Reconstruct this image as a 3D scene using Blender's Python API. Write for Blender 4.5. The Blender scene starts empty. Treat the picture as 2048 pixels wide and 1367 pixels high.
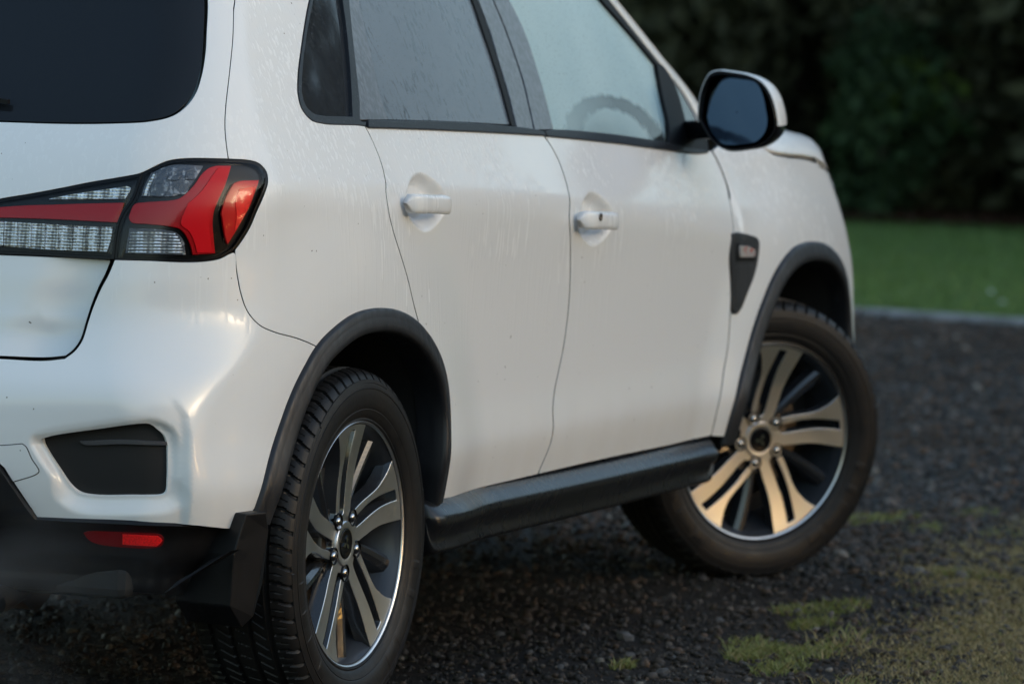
import bpy, math, random
import numpy as np
from mathutils import Matrix, Vector
from mathutils.geometry import delaunay_2d_cdt
R = math.radians
rng = np.random.default_rng(7)
random.seed(7)
SC = bpy.context.scene
COL = SC.collection
# ------------------------------------------------------------------ camera
CAM = dict(loc=(-9.56613745, -5.05327094, 1.48552077), yaw=.3806269587, pitch=-.0713005123, roll=.0258528351, f=10657.24)
def cam_axes():
    y, p, r = CAM['yaw'], CAM['pitch'], CAM['roll']
    fw = np.array([math.cos(p)*math.cos(y), math.cos(p)*math.sin(y), math.sin(p)])
    rt = np.cross(fw, [0, 0, 1]); rt /= np.linalg.norm(rt); up = np.cross(rt, fw)
    c, s = math.cos(r), math.sin(r)
    return fw, c*rt+s*up, -s*rt+c*up
FW, RT, UP = cam_axes()
CL = np.array(CAM['loc'])
cd = bpy.data.cameras.new('camera'); cam = bpy.data.objects.new('camera', cd); COL.objects.link(cam)
m = Matrix.Identity(4)
for i in range(3):
    m[i][0] = RT[i]; m[i][1] = UP[i]; m[i][2] = -FW[i]; m[i][3] = CL[i]
cam.matrix_world = m
cd.sensor_width = 36; cd.lens = CAM['f']/2048*36; cd.clip_end = 2000; cd.clip_start = .1
cd.dof.use_dof = True; cd.dof.focus_distance = 10.2; cd.dof.aperture_fstop = 5.0
SC.camera = cam
# ------------------------------------------------------------------ world, sun, exposure
SUN_EL, SUN_AZ = 7.0, -85.0          # sun low on the car's right side (azimuth from +x towards +y)
w = bpy.data.worlds.new('World'); SC.world = w; w.use_nodes = True
nt = w.node_tree; nt.nodes.clear()
sky = nt.nodes.new('ShaderNodeTexSky'); sky.sky_type = 'NISHITA'; sky.sun_disc = False
sky.sun_elevation = R(SUN_EL); sky.sun_rotation = R(90-SUN_AZ)
sky.air_density = 1.0; sky.dust_density = 1.5; sky.ozone_density = 1.35; sky.altitude = 50
bg = nt.nodes.new('ShaderNodeBackground'); bg.inputs[1].default_value = .15
ow = nt.nodes.new('ShaderNodeOutputWorld')
nt.links.new(sky.outputs[0], bg.inputs[0]); nt.links.new(bg.outputs[0], ow.inputs[0])
sl = bpy.data.lights.new('sun', 'SUN'); sun = bpy.data.objects.new('sun', sl); COL.objects.link(sun)
sl.energy = .5; sl.angle = R(20); sl.color = (1, .80, .58)
d = Vector((math.cos(R(SUN_EL))*math.cos(R(SUN_AZ)), math.cos(R(SUN_EL))*math.sin(R(SUN_AZ)), math.sin(R(SUN_EL))))
sun.rotation_euler = d.to_track_quat('Z', 'Y').to_euler()
vs = SC.view_settings; vs.view_transform = 'Standard'; vs.look = 'None'; vs.exposure = 1.76; vs.gamma = 1; vs.use_curve_mapping = False
SC.cycles.use_denoising = True
SC.cycles.max_bounces = 8; SC.cycles.transparent_max_bounces = 16
SC.cycles.sample_clamp_indirect = 4
# ------------------------------------------------------------------ materials
def mat(name, base=(.5, .5, .5), rough=.5, metal=0, coat=0, coat_r=.03, spec=.5, bump=None, mixn=None, rn=None, sheen=0, emit=None):
    """bump=(scale xyz, strength, distance); mixn=(scale xyz, colour2, lo, hi); rn=(scale xyz, rough2, lo, hi)"""
    m = bpy.data.materials.new(name); m.use_nodes = True
    n = m.node_tree.nodes; L = m.node_tree.links; b = n['Principled BSDF']
    b.inputs['Base Color'].default_value = (*base, 1); b.inputs['Roughness'].default_value = rough
    b.inputs['Metallic'].default_value = metal; b.inputs['Coat Weight'].default_value = coat
    b.inputs['Coat Roughness'].default_value = coat_r; b.inputs['Specular IOR Level'].default_value = spec
    tc = n.new('ShaderNodeTexCoord')
    def noise(sc, detail=4, rough_=.55):
        mp = n.new('ShaderNodeMapping'); mp.inputs['Scale'].default_value = sc
        t = n.new('ShaderNodeTexNoise'); t.inputs['Scale'].default_value = 1; t.inputs['Detail'].default_value = detail; t.inputs['Roughness'].default_value = rough_
        L.new(tc.outputs['Object'], mp.inputs[0]); L.new(mp.outputs[0], t.inputs['Vector']); return t.outputs['Fac']
    def ramp(src, lo, hi):
        r = n.new('ShaderNodeMapRange'); r.inputs[1].default_value = lo; r.inputs[2].default_value = hi
        L.new(src, r.inputs[0]); return r.outputs[0]
    if mixn:
        mx = n.new('ShaderNodeMix'); mx.data_type = 'RGBA'
        mx.inputs[6].default_value = (*base, 1); mx.inputs[7].default_value = (*mixn[1], 1)
        L.new(ramp(noise(mixn[0]), mixn[2], mixn[3]), mx.inputs[0]); L.new(mx.outputs[2], b.inputs['Base Color'])
    if rn:
        mx = n.new('ShaderNodeMix'); mx.inputs[2].default_value = rough; mx.inputs[3].default_value = rn[1]
        L.new(ramp(noise(rn[0]), rn[2], rn[3]), mx.inputs[0]); L.new(mx.outputs[0], b.inputs['Roughness'])
        if coat and len(rn) > 4:
            m2 = n.new('ShaderNodeMix'); m2.inputs[2].default_value = coat_r; m2.inputs[3].default_value = rn[4]
            L.new(ramp(noise(rn[0]), rn[2], rn[3]), m2.inputs[0]); L.new(m2.outputs[0], b.inputs['Coat Roughness'])
    if bump:
        bp = n.new('ShaderNodeBump'); bp.inputs['Strength'].default_value = bump[1]; bp.inputs['Distance'].default_value = bump[2]
        L.new(noise(bump[0], 6), bp.inputs['Height']); L.new(bp.outputs[0], b.inputs['Normal'])
        if coat: L.new(bp.outputs[0], b.inputs['Coat Normal'])
    m['b'] = 1
    return m
M = {}
def paint():
    m = mat('white_paint', (.80, .80, .795), .45, coat=.8, coat_r=.14)
    n = m.node_tree.nodes; L = m.node_tree.links; b = n['Principled BSDF']
    tc = n.new('ShaderNodeTexCoord')
    def noi(sc, det=3, rot=(0, 0, 0)):
        mp = n.new('ShaderNodeMapping'); mp.inputs['Scale'].default_value = sc; mp.inputs['Rotation'].default_value = rot
        t = n.new('ShaderNodeTexNoise'); t.inputs['Scale'].default_value = 1; t.inputs['Detail'].default_value = det
        L.new(tc.outputs['Object'], mp.inputs[0]); L.new(mp.outputs[0], t.inputs['Vector']); return t.outputs['Fac']
    def rg(src, a, c, lo=0, hi=1):
        r = n.new('ShaderNodeMapRange'); r.inputs[1].default_value = a; r.inputs[2].default_value = c
        r.inputs[3].default_value = lo; r.inputs[4].default_value = hi; L.new(src, r.inputs[0]); return r.outputs[0]
    def mul(a, c):
        q = n.new('ShaderNodeMath'); q.operation = 'MULTIPLY'; L.new(a, q.inputs[0]); L.new(c, q.inputs[1]); return q.outputs[0]
    streak = rg(noi((120, 120, 2.6), 2, (0, R(-7), 0)), .50, .66)       # runs of dew down the sides
    patch = rg(noi((2.8, 2.8, 3.4), 2), .40, .58)
    sep = n.new('ShaderNodeSeparateXYZ'); L.new(tc.outputs['Object'], sep.inputs[0])
    hi = rg(sep.outputs[2], .62, .95)
    st = mul(mul(streak, patch), hi)
    L.new(rg(st, 0, 1, .13, .40), b.inputs['Coat Roughness'])
    bp = n.new('ShaderNodeBump'); bp.inputs['Strength'].default_value = .5; bp.inputs['Distance'].default_value = .0016
    L.new(st, bp.inputs['Height']); L.new(bp.outputs[0], b.inputs['Coat Normal'])
    # thin dirt film low on the body and in specks
    mx = n.new('ShaderNodeMix'); mx.data_type = 'RGBA'; mx.inputs[6].default_value = (.80, .80, .795, 1); mx.inputs[7].default_value = (.60, .56, .50, 1)
    low = rg(sep.outputs[2], .62, .30, 0, .35)
    L.new(mul(low, rg(noi((9, 9, 3), 5), .35, .7)), mx.inputs[0])
    sp = rg(noi((95, 95, 95), 1), .80, .82)
    m3 = n.new('ShaderNodeMix'); m3.data_type = 'RGBA'; L.new(sp, m3.inputs[0]); L.new(mx.outputs[2], m3.inputs[6]); m3.inputs[7].default_value = (.12, .10, .08, 1)
    L.new(m3.outputs[2], b.inputs['Base Color'])
    return m
M['paint'] = paint()
M['plastic'] = mat('textured_black_plastic', (.014, .016, .019), .42, rn=((30, 30, 5), .6, .35, .65), bump=((600, 600, 600), .25, .0006))
M['arch'] = mat('arch_plastic', (.012, .013, .016), .42, mixn=((40, 40, 9), (.030, .033, .04), .58, .76), rn=((60, 60, 8), .56, .4, .6), bump=((500, 500, 500), .25, .0006))
M['sill'] = mat('sill_plastic', (.010, .011, .013), .27, rn=((40, 6, 6), .31, .40, .75))
M['gloss_black'] = mat('gloss_black', (.004, .004, .005), .22, spec=.22)
M['chrome_black'] = mat('shiny_black', (.005, .005, .006), .12, spec=.5)
M['rubber_and_shade'] = mat('rubber_seal_and_gap_shade', (.006, .006, .007), .5, spec=.2)
M['pillar'] = mat('wet_pillar_film', (.075, .083, .10), .34, coat=.5, coat_r=.2, mixn=((130, 130, 40), (.14, .155, .18), .42, .62), bump=((300, 300, 200), .25, .0006))
M['mould'] = mat('belt_moulding_plastic', (.014, .016, .020), .38, spec=.3, mixn=((200, 200, 200), (.07, .078, .09), .58, .70), bump=((300, 300, 300), .5, .0006))
M['dark'] = mat('underbody_black', (.010, .010, .010), .8)
M['liner'] = mat('liner_felt', (.012, .011, .010), .85, bump=((50, 50, 50), .5, .004))
M['valance'] = mat('lower_bumper_plastic', (.006, .006, .007), .42, spec=.3, rn=((20, 20, 20), .55, .4, .6))
M['machined'] = mat('machined_alloy', (.68, .70, .72), .31, metal=1, rn=((8, 8, 8), .38, .35, .65))
M['dark_alloy'] = mat('dark_painted_alloy', (.018, .020, .024), .22, coat=.7, coat_r=.08)
M['barrel'] = mat('wheel_barrel_paint', (.045, .05, .06), .30, metal=.2)
M['tyre'] = mat('tyre_rubber', (.012, .0118, .0122), .5, spec=.28, mixn=((9, 9, 9), (.018, .0155, .014), .45, .75), rn=((30, 30, 30), .42, .45, .65), bump=((160, 160, 160), .3, .0008))
M['chrome'] = mat('chrome_nut', (.45, .45, .46), .14, metal=1)
M['disc'] = mat('brake_disc_metal', (.16, .14, .12), .4, metal=1)
M['red'] = mat('red_lens', (.58, .004, .010), .22, spec=.25, bump=((9, 9, 120), .05, .001))
M['red_bright'] = mat('red_reflector_lens', (.90, .014, .016), .35, spec=.2, mixn=((300, 300, 300), (.65, .012, .01), .45, .6))
M['red_dark'] = mat('dull_red_lens', (.16, .003, .005), .25, spec=.3)
M['amber_red'] = mat('orange_red_lens', (.52, .05, .008), .18, coat=1, coat_r=.04)
M['lens_grey'] = mat('clear_lens_reflector', (.10, .11, .13), .20, metal=.6, mixn=((70, 70, 70), (.32, .33, .35), .55, .62), bump=((160, 160, 160), .9, .003))
M['led'] = mat('ribbed_silver_reflector', (.95, .96, .97), .25, metal=1, mixn=((300, 300, 300), (.16, .15, .13), .46, .58), bump=((300, 300, 300), .9, .003))
def led_mat():
    m = bpy.data.materials.new('ribbed_reflector'); m.use_nodes = True; n = m.node_tree.nodes; L = m.node_tree.links; b = n['Principled BSDF']
    tc = n.new('ShaderNodeTexCoord'); sp = n.new('ShaderNodeSeparateXYZ'); L.new(tc.outputs['Object'], sp.inputs[0])
    def mth(o, a, c=None):
        q = n.new('ShaderNodeMath'); q.operation = o
        for i, v in enumerate((a, c)):
            if v is None: continue
            if isinstance(v, (int, float)): q.inputs[i].default_value = v
            else: L.new(v, q.inputs[i])
        return q.outputs[0]
    rows = mth('SINE', mth('MULTIPLY', sp.outputs[2], 2*math.pi/.0058)); cols = mth('SINE', mth('MULTIPLY', sp.outputs[1], 2*math.pi/.0075)); cell = mth('SINE', mth('MULTIPLY', sp.outputs[1], 2*math.pi/.0295))
    nz = n.new('ShaderNodeTexNoise'); nz.inputs['Scale'].default_value = 120; L.new(tc.outputs['Object'], nz.inputs['Vector'])
    h = mth('ADD', mth('ADD', mth('MULTIPLY', rows, .20), mth('MULTIPLY', cols, .12)), mth('ADD', mth('MULTIPLY', cell, .22), mth('MULTIPLY', mth('SUBTRACT', nz.outputs['Fac'], .5), .9)))
    cr = n.new('ShaderNodeValToRGB'); e = cr.color_ramp.elements; e[0].position = .15; e[0].color = (.16, .16, .17, 1); e[1].position = .85; e[1].color = (1, 1, 1, 1)
    x_ = e.new(.42); x_.color = (.45, .42, .34, 1); x_ = e.new(.62); x_.color = (.75, .78, .82, 1)
    L.new(mth('ADD', h, .52), cr.inputs[0]); L.new(cr.outputs[0], b.inputs['Base Color']); b.inputs['Metallic'].default_value = .75; b.inputs['Roughness'].default_value = .3
    bp = n.new('ShaderNodeBump'); bp.inputs['Strength'].default_value = .8; bp.inputs['Distance'].default_value = .002; L.new(h, bp.inputs['Height']); L.new(bp.outputs[0], b.inputs['Normal']); return m
M['led'] = led_mat()
M['fabric'] = mat('seat_fabric', (.03, .03, .032), .9)
M['interior'] = mat('interior_plastic', (.03, .03, .032), .6)
M['mirror'] = mat('mirror_silver', (.10, .145, .22), .06, metal=1)
M['rust'] = mat('warm_rusty_metal', (.10, .05, .03), .5, metal=.4)
def glass_mat(name, tint, film, film_amt, film2=None, dark_amt=.92, streak=0, clear_low=None, rot=0, drops=.6, ior=1.5):
    """wet car glass: dark tinted pane (partly see-through) + a film of condensation/dew, glossy on top"""
    m = bpy.data.materials.new(name); m.use_nodes = True
    n = m.node_tree.nodes; L = m.node_tree.links; n.clear()
    out = n.new('ShaderNodeOutputMaterial'); tc = n.new('ShaderNodeTexCoord')
    def noi(sc, det=3, rot_=(0, 0, 0)):
        mp = n.new('ShaderNodeMapping'); mp.inputs['Scale'].default_value = sc; mp.inputs['Rotation'].default_value = rot_
        t = n.new('ShaderNodeTexNoise'); t.inputs['Scale'].default_value = 1; t.inputs['Detail'].default_value = det
        L.new(tc.outputs['Object'], mp.inputs[0]); L.new(mp.outputs[0], t.inputs['Vector']); return t.outputs['Fac']
    def rg(src, a, c, lo=0, hi=1):
        r = n.new('ShaderNodeMapRange'); r.inputs[1].default_value = a; r.inputs[2].default_value = c
        r.inputs[3].default_value = lo; r.inputs[4].default_value = hi; L.new(src, r.inputs[0]); return r.outputs[0]
    def op(o, a, c):
        q = n.new('ShaderNodeMath'); q.operation = o
        for i, v in enumerate((a, c)):
            if isinstance(v, (int, float)): q.inputs[i].default_value = v
            else: L.new(v, q.inputs[i])
        return q.outputs[0]
    tr = n.new('ShaderNodeBsdfTransparent'); tr.inputs[0].default_value = (*tint, 1)
    di = n.new('ShaderNodeBsdfDiffuse'); di.inputs[0].default_value = (.01, .012, .015, 1)
    base = n.new('ShaderNodeMixShader'); base.inputs[0].default_value = dark_amt
    L.new(tr.outputs[0], base.inputs[1]); L.new(di.outputs[0], base.inputs[2])
    fd = n.new('ShaderNodeBsdfDiffuse'); ft = n.new('ShaderNodeBsdfTranslucent')
    cm = n.new('ShaderNodeMix'); cm.data_type = 'RGBA'; cm.inputs[6].default_value = (*film, 1); cm.inputs[7].default_value = (*(film2 or film), 1)
    L.new(rg(noi((4, 4, 3), 2), .35, .65), cm.inputs[0])
    L.new(cm.outputs[2], fd.inputs[0]); L.new(cm.outputs[2], ft.inputs[0])
    fm = n.new('ShaderNodeMixShader'); fm.inputs[0].default_value = .3; L.new(fd.outputs[0], fm.inputs[1]); L.new(ft.outputs[0], fm.inputs[2])
    dr = rg(noi((260, 260, 260), 1), .66, .70)                        # clear droplets in the film
    amt = op('SUBTRACT', film_amt, op('MULTIPLY', dr, drops*film_amt))
    sk = None
    if streak:
        s = rg(noi((85, 85, 2.2), 1, (0, R(rot), 0)), .57, .61)
        pch = rg(noi((5, 5, 5), 2), .45, .58)
        sk = op('MULTIPLY', s, pch)
        amt = op('SUBTRACT', amt, op('MULTIPLY', sk, streak))
    if clear_low:
        sep = n.new('ShaderNodeSeparateXYZ'); L.new(tc.outputs['Object'], sep.inputs[0])
        dx = op('DIVIDE', op('SUBTRACT', sep.outputs[0], clear_low[0]), clear_low[2]); dz = op('DIVIDE', op('SUBTRACT', sep.outputs[2], clear_low[1]), clear_low[3])
        rr = op('SQRT', op('ADD', op('MULTIPLY', dx, dx), op('MULTIPLY', dz, dz)), 0)
        rr = op('ADD', rr, op('MULTIPLY', op('SUBTRACT', noi((24, 24, 24), 5), .5), .22))
        ring = op('MULTIPLY', rg(rr, .66, .74), rg(rr, 1.04, .97)); right = rg(dx, -.9, .25, .35, .93)     # arc where the film thins, more to the right
        amt = op('MULTIPLY', amt, op('SUBTRACT', 1, op('MULTIPLY', ring, right)))
        amt = op('MULTIPLY', amt, rg(rr, .66, .80, clear_low[4], 1))
    mx = n.new('ShaderNodeMixShader'); L.new(amt, mx.inputs[0]); L.new(base.outputs[0], mx.inputs[1]); L.new(fm.outputs[0], mx.inputs[2])
    gl = n.new('ShaderNodeBsdfGlossy'); gl.inputs['Color'].default_value = (1, 1, 1, 1)
    L.new(rg(amt, 0, 1, .03, .30), gl.inputs['Roughness'])
    bp = n.new('ShaderNodeBump'); bp.inputs['Strength'].default_value = .35; bp.inputs['Distance'].default_value = .0008
    L.new(dr, bp.inputs['Height']); L.new(bp.outputs[0], gl.inputs['Normal'])
    fr = n.new('ShaderNodeFresnel'); fr.inputs[0].default_value = ior
    g = n.new('ShaderNodeMixShader'); L.new(fr.outputs[0], g.inputs[0]); L.new(mx.outputs[0], g.inputs[1]); L.new(gl.outputs[0], g.inputs[2])
    L.new(g.outputs[0], out.inputs[0]); return m
M['glass_rear'] = glass_mat('rear_window_glass', (.05, .06, .07), (.3, .35, .4), .01, dark_amt=.95, ior=1.36)
M['glass_quarter'] = glass_mat('quarter_window_glass', (.05, .06, .07), (.30, .36, .44), .07, (.2, .24, .3), dark_amt=.93, drops=.9)
M['glass_door'] = glass_mat('rear_door_glass', (.05, .06, .07), (.26, .32, .39), .66, (.23, .285, .35), dark_amt=.93, streak=.42, rot=-14, drops=.5)
M['glass_screen'] = glass_mat('windscreen_glass', (.45, .6, .6), (.36, .45, .5), .5, dark_amt=.3)
def clear_cover():
    m = bpy.data.materials.new('clear_polycarbonate'); m.use_nodes = True
    n = m.node_tree.nodes; L = m.node_tree.links; n.clear()
    out = n.new('ShaderNodeOutputMaterial'); tr = n.new('ShaderNodeBsdfTransparent'); gl = n.new('ShaderNodeBsdfGlossy')
    gl.inputs['Roughness'].default_value = .07; fr = n.new('ShaderNodeFresnel'); fr.inputs[0].default_value = 1.33
    mx = n.new('ShaderNodeMixShader'); L.new(fr.outputs[0], mx.inputs[0]); L.new(tr.outputs[0], mx.inputs[1]); L.new(gl.outputs[0], mx.inputs[2])
    L.new(mx.outputs[0], out.inputs[0]); return m
M['cover'] = clear_cover()
# ------------------------------------------------------------------ mesh and object helpers
REG = []           # every part of the car's right side, so that the left side can be built as its mirror image
def link(o, parent=None):
    COL.objects.link(o)
    if parent is not None: o.parent = parent
    return o
def mesh_obj(name, V, Fs, mats, N=None, parent=None, smooth=True, mi=None, label=None, reg=True):
    me = bpy.data.meshes.new(name)
    V = np.asarray(V, float)
    me.from_pydata(V.tolist(), [], [tuple(int(i) for i in f) for f in Fs])
    if not isinstance(mats, (list, tuple)): mats = [mats]
    for q in mats: me.materials.append(q)
    me.polygons.foreach_set('use_smooth', [bool(smooth)]*len(me.polygons))
    if mi is not None: me.polygons.foreach_set('material_index', [int(i) for i in mi])
    me.update()
    if N is not None: me.normals_split_custom_set_from_vertices(np.asarray(N, float).tolist())
    o = link(bpy.data.objects.new(name, me), parent)
    if label: o['label'] = label
    if reg: REG.append(dict(o=o, name=name, V=V, F=Fs, mats=mats, N=N, parent=parent, smooth=smooth, mi=mi))
    return o
def empty(name, loc=(0, 0, 0), parent=None):
    o = bpy.data.objects.new(name, None); link(o, parent); o.location = loc; o.empty_display_size = .1; return o
def tag(o, label=None, cat=None, group=None, kind=None):
    for k, v in (('label', label), ('category', cat), ('group', group), ('kind', kind)):
        if v: o[k] = v
    return o
def grid_faces(nu, nv, closed_u=False, closed_v=False):
    f = []
    for i in range(nu if closed_u else nu-1):
        for j in range(nv if closed_v else nv-1):
            a = i*nv+j; b = ((i+1) % nu)*nv+j; c = ((i+1) % nu)*nv+(j+1) % nv; d_ = i*nv+(j+1) % nv
            f.append((a, b, c, d_))
    return f
def bevel(o, wd=.002, seg=2, ang=35):
    b = o.modifiers.new('bevel', 'BEVEL'); b.width = wd; b.segments = seg; b.limit_method = 'ANGLE'; b.angle_limit = R(ang); return o
# ------------------------------------------------------------------ car body surface: F(x, y, z) > 0 inside, car's right side is -y
def sstep(t): t = np.clip(t, 0, 1); return t*t*(3-2*t)
def smin(a, b, k):
    h = np.maximum(k-np.abs(a-b), 0)/k
    return np.minimum(a, b)-h*h*k*.25
def hermite(x, xs, ys):
    xs = np.asarray(xs, float); ys = np.asarray(ys, float); m_ = np.gradient(ys, xs)
    x = np.asarray(x, float); i = np.clip(np.searchsorted(xs, x)-1, 0, len(xs)-2)
    h = xs[i+1]-xs[i]; t = (x-xs[i])/h
    tc_ = np.clip(t, 0, 1)
    r = (2*tc_**3-3*tc_**2+1)*ys[i]+(tc_**3-2*tc_**2+tc_)*h*m_[i]+(-2*tc_**3+3*tc_**2)*ys[i+1]+(tc_**3-tc_**2)*h*m_[i+1]
    return r+np.where(t > 1, (t-1)*h*m_[-1], 0)+np.where(t < 0, t*h*m_[0], 0)
def zc_f(x): return 1.045-.040*x-.018*x*x*np.sign(x)*(x > 0)
def zb_f(x): return 1.160-.030*x-.0085*x*x
WH = .335
def side_o(x, z):
    zc = zc_f(x); zb = zb_f(x)
    Lo = hermite(z, [.10, .20, .30, .38, .47, .58, .70, .82, .93, 1.05, 1.2], [.70, .80, .852, .878, .893, .889, .892, .898, .906, .914, .924])
    Lo = smin(Lo, .8955+(z-.478)*.25, .005)
    k = .004+.026*sstep((x-1.2)/1.4)
    U = .912-(z-zc)*(.46-.22*sstep((x-2.2)/.5))
    o = smin(Lo, U, k)
    G = .912-(zb-zc)*.46-.004-(z-zb)*.43+.8*np.maximum(x-2.25, 0)
    o = smin(o, G, .02)
    # wings swell round the wheels
    for cx, am, r0, r1, zt in ((0., .030, .46, .74, 1.2), (2.67, .022, .45, .70, 1.2)):
        r = np.hypot(x-cx, z-WH)
        o = o+am*sstep((r1-r)/(r1-r0))*sstep((zt-z)/.25)*sstep((z-.2)/.2)
    # plan taper
    o = o-.085*np.maximum(.25-x, 0)**2-.035*np.maximum(x-2.45, 0)**2
    return o
def xr_f(y, z):
    xr = hermite(z, [.15, .28, .40, .50, .60, .68, .735, .78, .88, 1.0, 1.10, 1.18, 1.3, 1.45, 1.6],
                 [-.60, -.69, -.735, -.762, -.768, -.752, -.715, -.69, -.672, -.650, -.612, -.560, -.465, -.345, -.22])
    return xr+.16*y*y*(1-.25*sstep((z-.9)/.4))
def rr_f(z): return .088+.107*sstep((z-.57)/.26)-.07*sstep((z-1.02)/.3)
def xf_low(y, z):
    xf = hermite(z, [.15, .3, .45, .6, .75, .9, 1.0, 1.1], [3.44, 3.50, 3.55, 3.56, 3.54, 3.46, 3.40, 3.40])
    return xf-.28*y*y
def xf_up(y, z): return 2.36-(z-1.05)*1.72-.35*y*y
def ztop(x, y): return hermite(x, [1.8, 2.2, 2.6, 3.0, 3.2, 3.35, 3.5], [1.17, 1.148, 1.133, 1.108, 1.08, 1.02, .90])-.035*(np.abs(y)/.8)**3
def fil(a, b, r):
    ins = (a < r) & (b < r)
    return np.where(ins, r-np.hypot(r-np.minimum(a, r), r-np.minimum(b, r)), np.minimum(a, b))
def F(P, mode='up'):
    x, y, z = P[..., 0], P[..., 1], P[..., 2]
    a = side_o(x, z)-np.abs(y)
    f = fil(a, x-xr_f(y, z), rr_f(z))
    if mode == 'gh': return f
    if mode == 'up': f = fil(f, (xf_up(y, z)-x)*.6, .05)
    else:
        f = fil(f, xf_low(y, z)-x, .20)
        if mode == 'nose': f = fil(f, ztop(x, y)-z, .06)
    return f
XA, XB, YC, RA = -.25, 2.9, -.42, .42
def skel(u):
    u = np.asarray(u, float)
    b = np.zeros(u.shape+(2,)); d_ = np.zeros(u.shape+(2,))
    th = np.clip((XA-u)/RA, 0, math.pi/2); th2 = np.clip((u-XB)/RA, 0, math.pi/2)
    b[..., 0] = np.clip(u, XA, XB)
    ex = np.maximum((XA-u)-RA*math.pi/2, 0)+np.maximum((u-XB)-RA*math.pi/2, 0)
    b[..., 1] = YC+ex
    d_[..., 0] = np.where(u < XA, -np.sin(th), np.sin(th2)); d_[..., 1] = np.where(u < XA, -np.cos(th), -np.cos(th2))
    d_[..., 0] = np.where((u >= XA) & (u <= XB), 0, d_[..., 0]); d_[..., 1] = np.where((u >= XA) & (u <= XB), -1, d_[..., 1])
    return b, d_
def inv_skel(P):
    x, y = P[..., 0], P[..., 1]
    u = x.copy()
    th = np.arctan2(XA-x, YC-y); u = np.where(x < XA, np.where(y > YC, XA-RA*math.pi/2-(y-YC), XA-RA*th), u)
    th = np.arctan2(x-XB, YC-y); u = np.where(x > XB, np.where(y > YC, XB+RA*math.pi/2+(y-YC), XB+RA*th), u)
    return u
def S(u, z, mode='up', off=0.):
    """point of the body surface; off > 0 is deeper inside"""
    u = np.asarray(u, float); z = np.asarray(z, float)
    b, d_ = skel(u); lo = np.zeros(u.shape)-.35; hi = np.full(u.shape, 1.3)
    def P(t): return np.stack([b[..., 0]+d_[..., 0]*t, b[..., 1]+d_[..., 1]*t, z], -1)
    for _ in range(26):
        mi_ = (lo+hi)/2; ins = F(P(mi_), mode) > off
        lo = np.where(ins, mi_, lo); hi = np.where(ins, hi, mi_)
    return P((lo+hi)/2)
def SN(u, z, mode, offf):
    e = .0012
    P = S(u, z, mode, offf(u, z))
    du = S(u+e, z, mode, offf(u+e, z))-S(u-e, z, mode, offf(u-e, z))
    dz = S(u, z+e, mode, offf(u, z+e))-S(u, z-e, mode, offf(u, z-e))
    n_ = np.cross(du, dz); n_ /= np.linalg.norm(n_, axis=-1, keepdims=True)+1e-12
    return P, n_
def ray(px): 
    px = np.asarray(px, float); d_ = FW+RT*((px[..., 0]-1024)/CAM['f'])[..., None]-UP*((px[..., 1]-683.5)/CAM['f'])[..., None]
    return d_
def hit(px, mode='up', off=0.):
    d_ = ray(px); T = np.arange(8.7, 14.2, .03)
    Fv = F(CL+d_[..., None, :]*T[:, None], mode)-off; G = Fv > 0; t = T[np.argmax(G, -1)]
    miss = ~G.any(-1); lo = t-.03; hi = t.copy(); tm = T[np.argmax(Fv, -1)]; lo = np.where(miss, tm, lo); hi = np.where(miss, tm, hi)   # a miss keeps the point of closest approach
    for _ in range(22):
        mi_ = (lo+hi)/2; ins = F(CL+d_*mi_[..., None], mode) > off
        hi = np.where(ins, mi_, hi); lo = np.where(ins, lo, mi_)
    return CL+d_*lo[..., None]
def at_x(px, x):
    d_ = ray(px); return CL+d_*((x-CL[0])/d_[..., 0])[..., None]
def at_y(px, y):
    d_ = ray(px); return CL+d_*((y-CL[1])/d_[..., 1])[..., None]
def uz(pts, mode='up', off=0.):
    """pixel-measured points -> (u, z) on the body; ('p', u, z) entries pass through"""
    out = np.zeros((len(pts), 2)); px = [i for i, p in enumerate(pts) if p[0] != 'p']
    if px:
        H = hit(np.array([pts[i] for i in px], float), mode, off); out[px, 0] = inv_skel(H); out[px, 1] = H[:, 2]
    for i, p in enumerate(pts):
        if p[0] == 'p': out[i] = p[1:]
    return out
def smooth(pts, step=.008):
    """Catmull-Rom through the points"""
    P = np.asarray(pts, float)
    if len(P) < 3: 
        n_ = max(2, int(np.linalg.norm(P[-1]-P[0])/step)); return P[0]+(P[-1]-P[0])*np.linspace(0, 1, n_)[:, None]
    Q = np.vstack([2*P[0]-P[1], P, 2*P[-1]-P[-2]]); out = []
    for i in range(1, len(Q)-2):
        p0, p1, p2, p3 = Q[i-1:i+3]
        l = [max(np.linalg.norm(b-a), 1e-6)**.5 for a, b in ((p0, p1), (p1, p2), (p2, p3))]
        n_ = max(2, int(np.linalg.norm(p2-p1)/step)+1)
        t0, t1 = 0, l[0]; t2 = t1+l[1]; t3 = t2+l[2]
        for t in np.linspace(t1, t2, n_, endpoint=False):
            A1 = (t1-t)/(t1-t0)*p0+(t-t0)/(t1-t0)*p1; A2 = (t2-t)/(t2-t1)*p1+(t-t1)/(t2-t1)*p2; A3 = (t3-t)/(t3-t2)*p2+(t-t2)/(t3-t2)*p3
            B1 = (t2-t)/(t2-t0)*A1+(t-t0)/(t2-t0)*A2; B2 = (t3-t)/(t3-t1)*A2+(t-t1)/(t3-t1)*A3
            out.append((t2-t)/(t2-t1)*B1+(t-t1)/(t2-t1)*B2)
    out.append(P[-1]); return np.array(out)
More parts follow.
